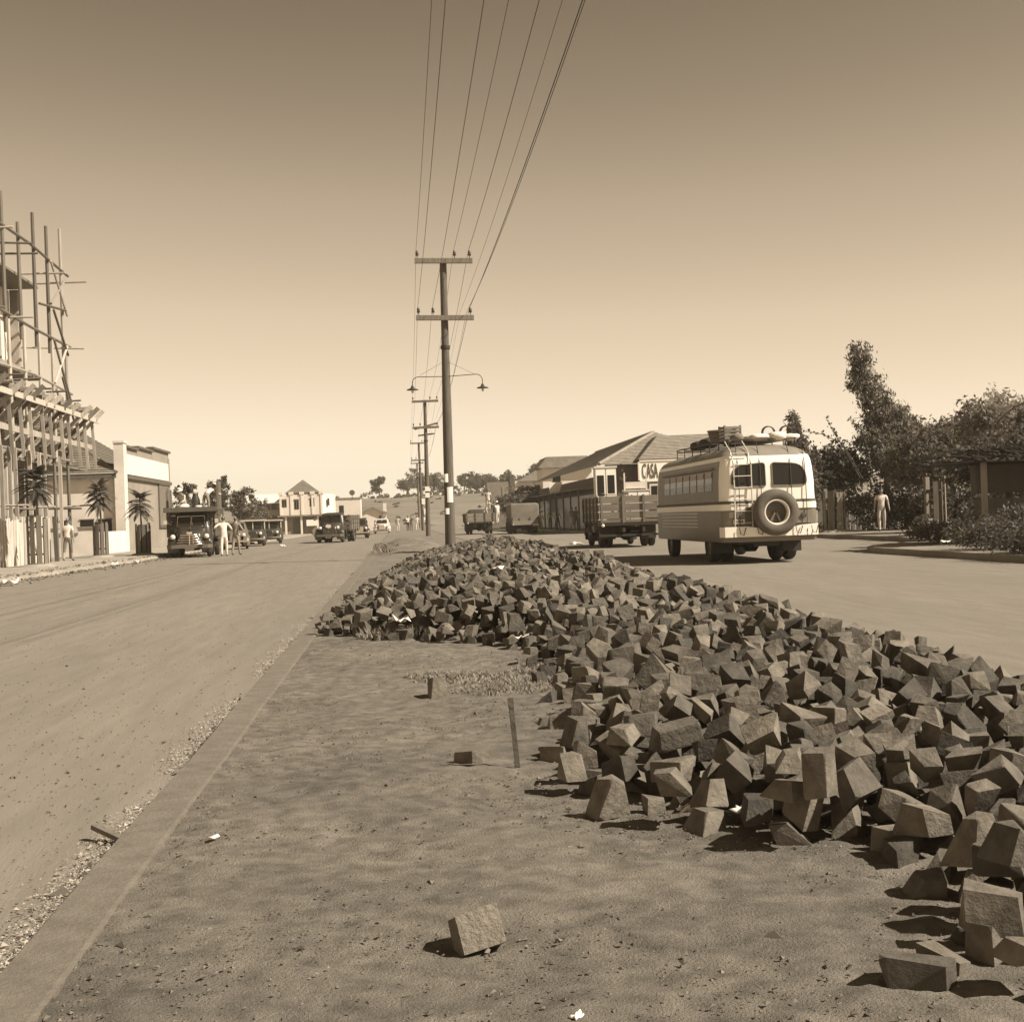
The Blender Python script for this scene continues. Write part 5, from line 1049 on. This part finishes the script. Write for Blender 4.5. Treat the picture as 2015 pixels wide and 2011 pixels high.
# far group under the poles
G = 'group standing on the road under the far poles'
for k, (x, y, rz, sh, pa, lg, ar, lab) in enumerate([
    (-.2, 156, 170, 'lcloth', 'wcloth', ST, ((5, 8, 10), (5, 8, 10)), 'person in pale clothes standing beside the far pale car'),
    (.95, 158, 20, 'wcloth', 'dcloth', ST, ((40, 20, 60), (40, 20, 60)), 'person in white shirt and dark trousers in the far group'),
    (1.35, 160, 10, 'dcloth', 'mcloth', ST, ((5, 8, 10), (5, 8, 10)), 'dark-clothed person standing behind the far group'),
    (2.0, 157, 0, 'wcloth', 'wcloth', ((10, 0), (-12, 4)), ((5, 14, 10), (5, 14, 10)), 'person all in white striding in the far group'),
    (2.75, 159, 200, 'wcloth', 'kcloth', ST, ((5, 8, 10), (5, 8, 10)), 'person in white at the right of the far group by the poles')]):
    person(lab, (x, y, .1 if x > -1 else 0), R(rz), sh, pa, 2, lg, ar, 1.74, group=G)
# on and beside the open truck
person('man in white standing high in the open truck', (7.3, 113, 1.9), R(170), 'wcloth', 'wcloth', 6, ST, ((10, 12, 20), (30, 12, 40)), 1.72, group='people around the open truck')
person('man in white bending at the side of the open truck', (7.0, 112, 1.2), R(90), 'wcloth', 'lcloth', 40, ((20, 20), (0, 4)), ((60, 8, 20), (60, 8, 20)), 1.7, group='people around the open truck')
person('man in white climbing the rear corner of the open truck', (7.9, 111, .75), R(200), 'wcloth', 'wcloth', 8, ((30, 40), (0, 4)), ((90, 14, 30), (60, 20, 20)), 1.78, group='people around the open truck', hat='wcloth')
person('person in pale shirt standing left of the open truck', (4.6, 125, .1), R(180), 'wcloth', 'lcloth', 2, ST, ((5, 8, 10), (5, 8, 10)), 1.7, group='people around the open truck')
person('dark-clothed man standing by the open truck tailboard', (7.75, 112.5, .9), R(180), 'dcloth', 'dcloth', 4, ST, ((5, 8, 10), (15, 8, 10)), 1.75, group='people around the open truck')
person('person in white beside the covered truck', (10.9, 107, 0), R(150), 'wcloth', 'wcloth', 3, WK, ((15, 12, 20), (-10, 12, 20)), 1.65, group='people by the shops')
# by the shops
for k, (x, y, rz, sh, pa, lg, lab) in enumerate([
    (12.9, 118, 180, 'wcloth', 'dcloth', ST, 'first of two people in white shirts before the dark shopfront'),
    (13.4, 117, 150, 'wcloth', 'dcloth', WK, 'second of two people in white shirts before the dark shopfront'),
    (12.3, 98, 200, 'kcloth', 'lcloth', WK, 'man in khaki walking past the white trapezoid sign'),
    (12.7, 99, 160, 'mcloth', 'mcloth', ST, 'dim figure close behind the man in khaki by the shops'),
    (11.7, 82, 170, 'wcloth', 'mcloth', WK, 'person in bright white shirt just left of the furniture truck')]):
    person(lab, (x, y, .13), R(rz), sh, pa, 3, lg, ((8, 10, 15), (-6, 10, 15)), 1.7, group='people by the shops')
# right sidewalk
person('man in pale shirt and trousers walking towards us on the right sidewalk', (18.9, 53, .15), R(-14), 'wcloth', 'lcloth', 2, ((16, 6), (-14, 10)), ((-6, 10, 14), (10, 12, 14)), 1.74)
person('shadowy man in dark suit on the right sidewalk behind the walker', (21.2, 52.0, .15), R(-20), 'dcloth', 'dcloth', 3, WK, ((10, 8, 14), (-10, 12, 14)), 1.72, sleeves='long')
# ------------------------------------------------------------------ trees and plants
def leaves(centers, radii, counts, size, rs_, shell=.45, droop=.0, aspect=.45):
    """leaf-shaped quads through ellipsoid clumps; returns V, tone"""
    VV = []; TT = []
    for c, r_, n in zip(centers, radii, counts):
        k = max(3, n//38); sub = rs_.normal(size=(k, 3)); sub /= np.linalg.norm(sub, axis=1)[:, None]; sub *= (rs_.rand(k)**shell)[:, None]
        idx = rs_.randint(k, size=n); p = sub[idx]+rs_.normal(0, .17, (n, 3)); tone = np.clip(.5+.35*sub[idx][:, 2]*0+rs_.normal(0, .2, n)+(rs_.rand(k)-.5)[idx]*.7, 0, 1)
        P = np.array(c)+p*np.array(r_)
        d = rs_.normal(size=(n, 3)); d[:, 2] -= droop; d /= np.linalg.norm(d, axis=1)[:, None]; e_ = rs_.normal(size=(n, 3)); e_ = np.cross(d, e_); e_ /= np.linalg.norm(e_, axis=1)[:, None]
        s = (size*rs_.uniform(.6, 1.4, n))[:, None]
        VV.append(np.stack([P-d*s, P+e_*s*aspect, P+d*s, P-e_*s*aspect], 1)); TT.append(np.repeat(tone, 4))
    return np.concatenate(VV).reshape(-1, 3), np.concatenate(TT)
def tree(name, label, loc, trunk, clumps, n, size, m='leaf', cat='tree', group=None, seed=1, tr=.16, droop=.0, aspect=.45, shell=.45):
    """trunk: list of points; clumps: (x,y,z,rx,ry,rz) local"""
    rs_ = np.random.RandomState(seed); t = thing(name, label, cat, loc, 0, group); tot = sum(c[3]*c[5] for c in clumps)
    V, T_ = leaves([c[:3] for c in clumps], [c[3:] for c in clumps], [max(40, int(n*c[3]*c[5]/tot)) for c in clumps], size, rs_, shell, droop, aspect)
    b = MB(); q = np.linspace(1, .45, len(trunk)); b.tube(trunk, [tr*k for k in q], 8)
    top = Vector(trunk[-1])
    for c in clumps:
        st_ = Vector(trunk[max(1, len(trunk)//2)]).lerp(top, .6 if c[2] > trunk[-1][2] else .1); e_ = Vector(c[:3]); mid = st_.lerp(e_, .5)+Vector((0, 0, -.1*(e_-st_).length)); b.tube([st_, mid, e_], [tr*.42, tr*.3, tr*.1], 6)
        for k in range(4):
            d_ = Vector(rs_.normal(size=3).tolist()); b.tube([mid.lerp(e_, .6), e_+Vector((d_.x*c[3], d_.y*c[4], d_.z*c[5]))*.5], [tr*.14, tr*.05], 4)
    b.build('trunk', 'bark', t, 50); link('crown', nmesh('crown', V, np.arange(len(V)).reshape(-1, 4), m, T_), t); return t
def frond(b, p0, d, L, bend, rs_, lw=.16, nl=14, w=.02, wid=.26):
    """a pinnate leaf: arching rib with two rows of leaflets"""
    d = Vector(d).normalized(); side = d.cross(Vector((0, 0, 1))).normalized(); pts = []; p = Vector(p0); v = d.copy()
    for i in range(8):
        pts.append(p.copy()); p = p+v*L/7; v = (v+Vector((0, 0, -bend/7))).normalized()
    b.tube(pts, [w*(1-.1*i) for i in range(8)], 4)
    for i in range(nl):
        q = .15+.85*i/(nl-1); k = min(6, int(q*7)); f = q*7-k; a = pts[k].lerp(pts[min(7, k+1)], f); dr = (pts[min(7, k+1)]-pts[k]).normalized(); ln = wid*math.sin(PI*min(1, .25+q*.72))
        for s in (-1, 1):
            tip = a+(side*s*.85+dr*.5+Vector((0, 0, -.35))).normalized()*ln*rs_.uniform(.8, 1.15); wv = dr*lw*.3
            b.add([a-wv, a+wv, tip+wv*.3, tip-wv*.3], [(0, 1, 2, 3)])
def young(label, loc, h, R_, n, seed, m='leaf', elev=(20, 75)):
    rs_ = np.random.RandomState(seed); t = thing('young_street_tree', label, 'tree', loc, 0, 'young street trees')
    b = MB(); b.tube([(0, 0, 0), (.03, .02, h*.5), (0, 0, h)], [.05, .04, .03], 7); b.build('trunk', 'bark', t, 50); tp_ = [(0, 0, h), (.1, .05, h-.15), (-.08, .02, h-.3)]
    b = MB()
    for k in range(n):
        a = 2*PI*k/n*1.62*5+rs_.uniform(-.3, .3); q = k/(n-1); e_ = R(-15+70*q+rs_.uniform(-12, 12)); d_ = (math.cos(a)*math.cos(e_), math.sin(a)*math.cos(e_), math.sin(e_)); frond(b, (0, 0, h-.75+.75*q), d_, R_*rs_.uniform(.7, 1.1)*(1-.25*q), rs_.uniform(.9, 1.9), rs_, wid=R_*.2, lw=.085, nl=18, w=.01)
    b.build('crown', m, t); return t
young('young tree with drooping dark fronds before the scaffold, leftmost of the street trees', (-12.75, 50, .14), 3.3, .95, 46, 3, 'leaf', (-10, 70))
young('young tree with layered drooping leaves before the pale house wall', (-13.45, 63.7, .14), 3.15, .95, 60, 5, 'leafl', (-25, 80))
young('young tree with two leafy heads just left of the parked truck', (-12.0, 65.5, .14), 2.75, .9, 46, 9, 'leafl', (-15, 70))
# right-hand garden
GR = 'trees in the right-hand garden'
tree('eucalyptus_tree', 'tall tree with a leaning plume of foliage above the right garden', (21.6, 60, .1), [(0, 0, 0), (.1, 0, 2.5), (-.2, 0, 4.6), (-1.0, 0, 6.6)],
     [(-.95, 0, 7.6, .62, .6, .75), (-.75, 0, 6.7, .75, .7, .7), (-.35, 0, 5.9, .8, .7, .7), (.1, 0, 5.2, .95, .8, .65), (.75, 0, 4.9, .8, .7, .55), (-.3, 0, 4.6, .9, .8, .55), (-.5, 0, 3.9, 1.0, .9, .7), (.5, 0, 4.1, 1.1, .9, .7), (.1, 0, 3.2, 1.3, 1.0, .7), (1.2, 0, 4.3, .8, .7, .6)], 13500, 0.105, 'leaf', group=GR, seed=2, droop=1.2, aspect=.28)
tree('garden_tree', 'broad bushy tree below the leaning plume in the right garden', (22.3, 56, .1), [(0, 0, 0), (0, 0, 1.5), (.2, 0, 2.8)],
     [(-.6, 0, 3.4, 1.5, 1.3, 1.0), (.9, 0, 3.6, 1.4, 1.2, 1.0), (.2, 0, 2.6, 1.7, 1.4, .8), (1.6, 0, 2.6, 1.2, 1.2, .8), (-1.3, .5, 2.4, .8, .8, .6)], 11959, 0.105, 'leaf', group=GR, seed=4)
tree('garden_tree', 'dense pale-topped tree filling the upper right garden', (22.0, 49, .1), [(0, 0, 0), (0, 0, 1.8), (.2, 0, 3.2)],
     [(-.6, 0, 4.1, 1.2, 1.1, .95), (.8, 0, 4.2, 1.3, 1.2, .9), (.2, 0, 3.2, 1.6, 1.3, .9), (2.0, 0, 3.7, 1.3, 1.2, .95), (-1.0, 0, 3.0, .9, 1, .8), (1.5, 0, 2.6, 1.6, 1.3, .8)], 14949, 0.099, 'leafl', group=GR, seed=6)
tree('garden_tree', 'dark shrubby tree hiding the garden behind the bus', (18.9, 60.5, .1), [(0, 0, 0), (0, 0, 1.2), (.1, 0, 2.2)],
     [(-.6, 0, 3.0, 1.0, .9, .9), (.7, 0, 3.2, 1.1, 1.0, .8), (0, 0, 2.0, 1.4, 1.1, .8), (1.5, .2, 2.6, .9, .9, .8), (-1.1, .2, 4.0, .45, .5, .75)], 10580, 0.093, 'leafd', group=GR, seed=8)
tree('garden_tree', 'slim upright tree just right of the bus roof', (17.7, 59.5, .1), [(0, 0, 0), (0, 0, 2), (-.2, 0, 3.6)],
     [(-.3, 0, 4.5, .35, .4, .8), (-.05, 0, 3.6, .5, .5, .7), (.2, 0, 2.6, .7, .7, .9), (.2, 0, 1.6, .7, .7, .7)], 5060, 0.087, 'leaf', group=GR, seed=10)
tree('shade_tree', 'low dark tree spreading over the hut at the right edge', (17.4, 38.5, .1), [(0, 0, 0), (.1, 0, 1.2), (.2, 0, 1.9)],
     [(-.9, 0, 2.35, 1.1, 1.1, .45), (.5, 0, 2.7, 1.2, 1.2, .5), (1.8, 0, 2.5, 1.2, 1.2, .6), (-.1, .3, 1.9, 1.3, 1.1, .5), (1.6, .4, 3.0, 1.2, 1.1, .5)], 11959, 0.074, 'leafd', group=GR, seed=12)
def hedge(name, label, x0, x1, y0, y1, z0, z1, n, size, m, seed, cat='hedge'):
    k = max(2, int((x1-x0)/.9)); rs_ = np.random.RandomState(seed)
    cl = [(x0+(x1-x0)*(i+.5)/k+rs_.uniform(-.2, .2)-(x0+x1)/2, rs_.uniform(-.3, .3), (z1-z0)*rs_.uniform(.3, .6), (x1-x0)/k*.85, (y1-y0)/2, (z1-z0)*rs_.uniform(.3, .7)) for i in range(k)]
    return tree(name, label, ((x0+x1)/2, (y0+y1)/2, z0), [(0, 0, 0), (.02, 0, .2), (0, 0, (z1-z0)*.4)], cl, n, size, m, cat, None, seed, tr=.05)
hedge('dark_hedge', 'deep shaded hedge behind the walking man on the right', 18.8, 26, 56.5, 58.5, .15, 2.2, 11959, 0.081, 'leafd', 21)
hedge('dark_hedge', 'shaded hedge between the pale tree guard and the hut', 17.6, 23, 43.8, 46, .15, 2.0, 10580, 0.074, 'leafd', 23)
hedge('roadside_bush', 'large low bush spilling over the kerb at the right edge', 12.3, 15.8, 25.6, 28.6, .12, 1.15, 14000, 0.045, 'leafd', 25, 'bush')
hedge('roadside_bush', 'dark bush along the kerb nearer the hut', 12.9, 15.4, 29, 31.5, .14, 1.05, 8000, .05, 'leafd', 33, 'bush')
hedge('roadside_bush', 'low rough bush on the corner of the right pavement', 14.2, 16.6, 35.5, 37.5, .14, .85, 6000, .05, 'leaf', 35, 'bush')
hedge('roadside_bush', 'small bush around the foot of the pale tree guard', 16.2, 17.6, 41.4, 42.4, .18, .7, 900, .08, 'leaf', 27, 'bush')
hedge('roadside_bush', 'thicket in front of the low wall of the hut', 14.4, 17.4, 32.5, 34, .18, 1.05, 9660, 0.050, 'leafd', 29, 'bush')
g2 = thing('garden_fence', 'dark plank fence along the back of the right sidewalk', 'fence', (18.2, 59, .15))
for k in range(34):
    b = MB(); hh = 1.35+.1*math.sin(k*2.1); b.bx(k*.24, k*.24+.2, 0, .03, 0, hh); b.build('board', 'darktimber', g2)
b = MB(); b.bx(0, 8.1, .04, .1, .35, .45); b.bx(0, 8.1, .04, .1, 1.05, 1.15); b.build('rail', 'darktimber', g2)
# arching thorny sprays
for k, (x, y, pts) in enumerate([(19.8, 58, [(0, 0, 2.4), (-.6, 0, 3.6), (-1.1, 0, 4.4), (-1.35, 0, 4.95)]), (19.6, 58, [(.3, 0, 2.4), (-.5, 0, 3.9), (-1.4, 0, 4.35), (-2.2, 0, 4.5)]), (20.3, 58, [(0, 0, 2.4), (-.1, 0, 3.6), (-.35, 0, 4.4), (-.9, 0, 5.0)])]):
    t = thing('arching_spray', ['thin leafy spray arching steeply against the sky right of the bus', 'long thin leafy spray arching left over the bus roof', 'thin leafy spray curling beside the tall plume'][k], 'branch', (x, y, 0), 0, GR)
    b = MB(); pv = [Vector(p) for p in pts]; fine = [Vector(p) for p in pts]
    fine = []
    for i in range(len(pv)-1):
        for q in (0, .33, .66): fine.append(pv[i].lerp(pv[i+1], q))
    fine.append(pv[-1]); b.tube(fine, [.03*(1-.07*i) for i in range(len(fine))], 5); b.build('stem', 'bark', t)
    rs_ = np.random.RandomState(60+k); cs = [tuple(f) for f in fine[1:]]; V, T_ = leaves(cs, [(.13, .13, .12)]*len(cs), [14]*len(cs), .065, rs_); link('foliage', nmesh('foliage', V, np.arange(len(V)).reshape(-1, 4), 'leafd', T_), t)
# palm at the far right
pm = thing('palm_tree', 'palm whose long fronds arch in from the right edge', 'palm', (22.4, 44, .1), 0, GR)
b = MB(); b.tube([(0, 0, 0), (.1, 0, 2), (0, 0, 4.0)], [.2, .16, .14], 10); b.build('trunk', 'bark', pm, 50); rs_ = np.random.RandomState(4)
for k, (d_, L, bd) in enumerate([((-1, .1, .75), 3.0, 1.9), ((-.35, .1, 1), 2.4, .9), ((-1, -.4, .35), 2.6, 1.8), ((-.6, .8, .6), 2.8, 2.0), ((.5, -.2, 1), 2.6, 1.6), ((1, .3, .5), 2.8, 2), ((.2, -1, .6), 2.6, 2), ((.3, 1, .5), 2.6, 2)]):
    b = MB(); frond(b, (0, 0, 4.0), d_, L, bd, rs_, lw=.12, nl=46, w=.03, wid=.26); b.build('frond', 'leafd' if k % 2 else 'leaf', pm)
# trees behind the parked truck
GL = 'trees behind the parked vehicles'
for k, (x, y, h_, r_, lab) in enumerate([(-15.3, 101, 4.2, .8, 'small round-headed tree above the left of the parked truck'), (-13.3, 104, 4.6, .85, 'small dark tree above the middle of the parked truck'), (-13.0, 116, 4.0, 1.1, 'bushy tree right of the parked truck stakes'), (-13.4, 125, 3.2, 1.3, 'lower bushy tree behind the parked cars'), (-14.5, 140, 3.4, 1.6, 'wide low tree before the balcony house')]):
    tree('roadside_tree', lab, (x, y, 0), [(0, 0, 0), (0, 0, h_*.5), (0, 0, h_*.8)], [(-.3*r_, 0, h_-.3, r_*.7, r_*.7, r_*.6), (.4*r_, 0, h_-.1, r_*.6, r_*.6, r_*.6), (0, 0, h_-1.0, r_, r_*.9, r_*.7), (.2, 0, h_-1.7, r_*.8, r_*.8, r_*.6)], 2530, 0.118, 'leaf', group=GL, seed=30+k, tr=.09)
# trees among the right-hand shops
for k, (x, y, h_, r_, lab) in enumerate([(12.9, 142, 4.3, 1.6, 'dark tree shading the shops beside the lean-to'), (12.6, 158, 3.6, 1.5, 'dark bush before the pyramid-roofed house'), (12.2, 130, 3.3, 1.3, 'low dark tree by the white trapezoid sign')]):
    tree('street_tree', lab, (x, y, 0), [(0, 0, 0), (0, 0, h_*.5), (0, 0, h_*.8)], [(-.4*r_, 0, h_-.5, r_*.7, r_*.7, r_*.5), (.4*r_, 0, h_-.3, r_*.7, r_*.6, r_*.5), (0, 0, h_-1.1, r_, r_*.9, r_*.6)], 2600, .12, 'leaf', group='trees by the right-hand shops', seed=50+k, tr=.1)
# the ridge
GH = 'trees along the far ridge'; rr = random.Random(5)
ridge = [(-5.5, 400, 6.2, 1.9, 'slim forked tree standing first on the far ridge'), (2.5, 402, 7.8, 3.6, 'large broad tree on the far ridge left of the poles'), (6.5, 404, 7.0, 2.8, 'tree on the far ridge just behind the poles')]
ridge += [(10+4.2*k+rr.uniform(-1, 1), 402+rr.uniform(-6, 10), rr.uniform(4.0, 6.8), rr.uniform(2.0, 3.2), f'ridge tree number {k} right of the poles') for k in range(9)]
ordl = ['first', 'second', 'third', 'fourth', 'fifth', 'sixth', 'seventh', 'eighth', 'ninth']
for k, (x, y, h_, r_, lab) in enumerate(ridge):
    if k >= 3: lab = f'{ordl[k-3]} tree on the far ridge counting right from the poles'
    tree('ridge_tree', lab, (x, y, hillz(x, y)-.3), [(0, 0, 0), (.1, 0, h_*.4), (0, 0, h_*.75)], [(rr.uniform(-.6, .6)*r_, rr.uniform(-.4, .4)*r_, h_*rr.uniform(.4, .95), r_*rr.uniform(.5, .85), r_*.7, r_*rr.uniform(.35, .6)) for q in range(8)], 2600, .3, 'leaff', group=GH, seed=70+k, tr=.25)
rs_ = np.random.RandomState(9); cs = []; rd = []
for k in range(220):
    x = rs_.uniform(-60, 150); y = rs_.uniform(385, 420); 
    if x < -8 and rs_.rand() < .8: continue
    cs.append((x, y, hillz(x, y)+.3)); q = rs_.uniform(.8, 2.0); rd.append((q*1.3, q, q*.8))
V, T_ = leaves(cs, rd, [46]*len(cs), .5, rs_); tag(link('ridge_scrub', nmesh('ridge_scrub', V, np.arange(len(V)).reshape(-1, 4), 'leaff', T_)), 'low scrub covering the crest of the far hill', 'scrub', kind='stuff')
cs = []; rd = []
for k in range(90):
    x = rs_.uniform(-40, 60); y = rs_.uniform(225, 380); cs.append((x, y, hillz(x, y)+.1)); q = rs_.uniform(.4, 1.1); rd.append((q*1.6, q, q*.5))
V, T_ = leaves(cs, rd, [30]*len(cs), .35, rs_); tag(link('hillside_scrub', nmesh('hillside_scrub', V, np.arange(len(V)).reshape(-1, 4), 'leaff', T_)), 'scattered bushes on the slope of the far hill', 'scrub', kind='stuff')
# ------------------------------------------------------------------ thin dusty haze
b = MB(); b.bx(-420, 480, -40, 690, -1.6, 26)
hz = b.build('haze', 'wire'); hz.data.materials.clear()
hm_ = bpy.data.materials.new('dusty_haze'); hm_.use_nodes = True; n_ = hm_.node_tree; n_.nodes.clear()
out = n_.nodes.new('ShaderNodeOutputMaterial'); pv = n_.nodes.new('ShaderNodeVolumePrincipled'); pv.inputs['Color'].default_value = (1, .9, .72, 1); pv.inputs['Density'].default_value = .0005; pv.inputs['Anisotropy'].default_value = .2
n_.links.new(pv.outputs[0], out.inputs['Volume']); hz.data.materials.append(hm_); tag(hz, 'thin dusty haze over the avenue', 'haze', kind='stuff')
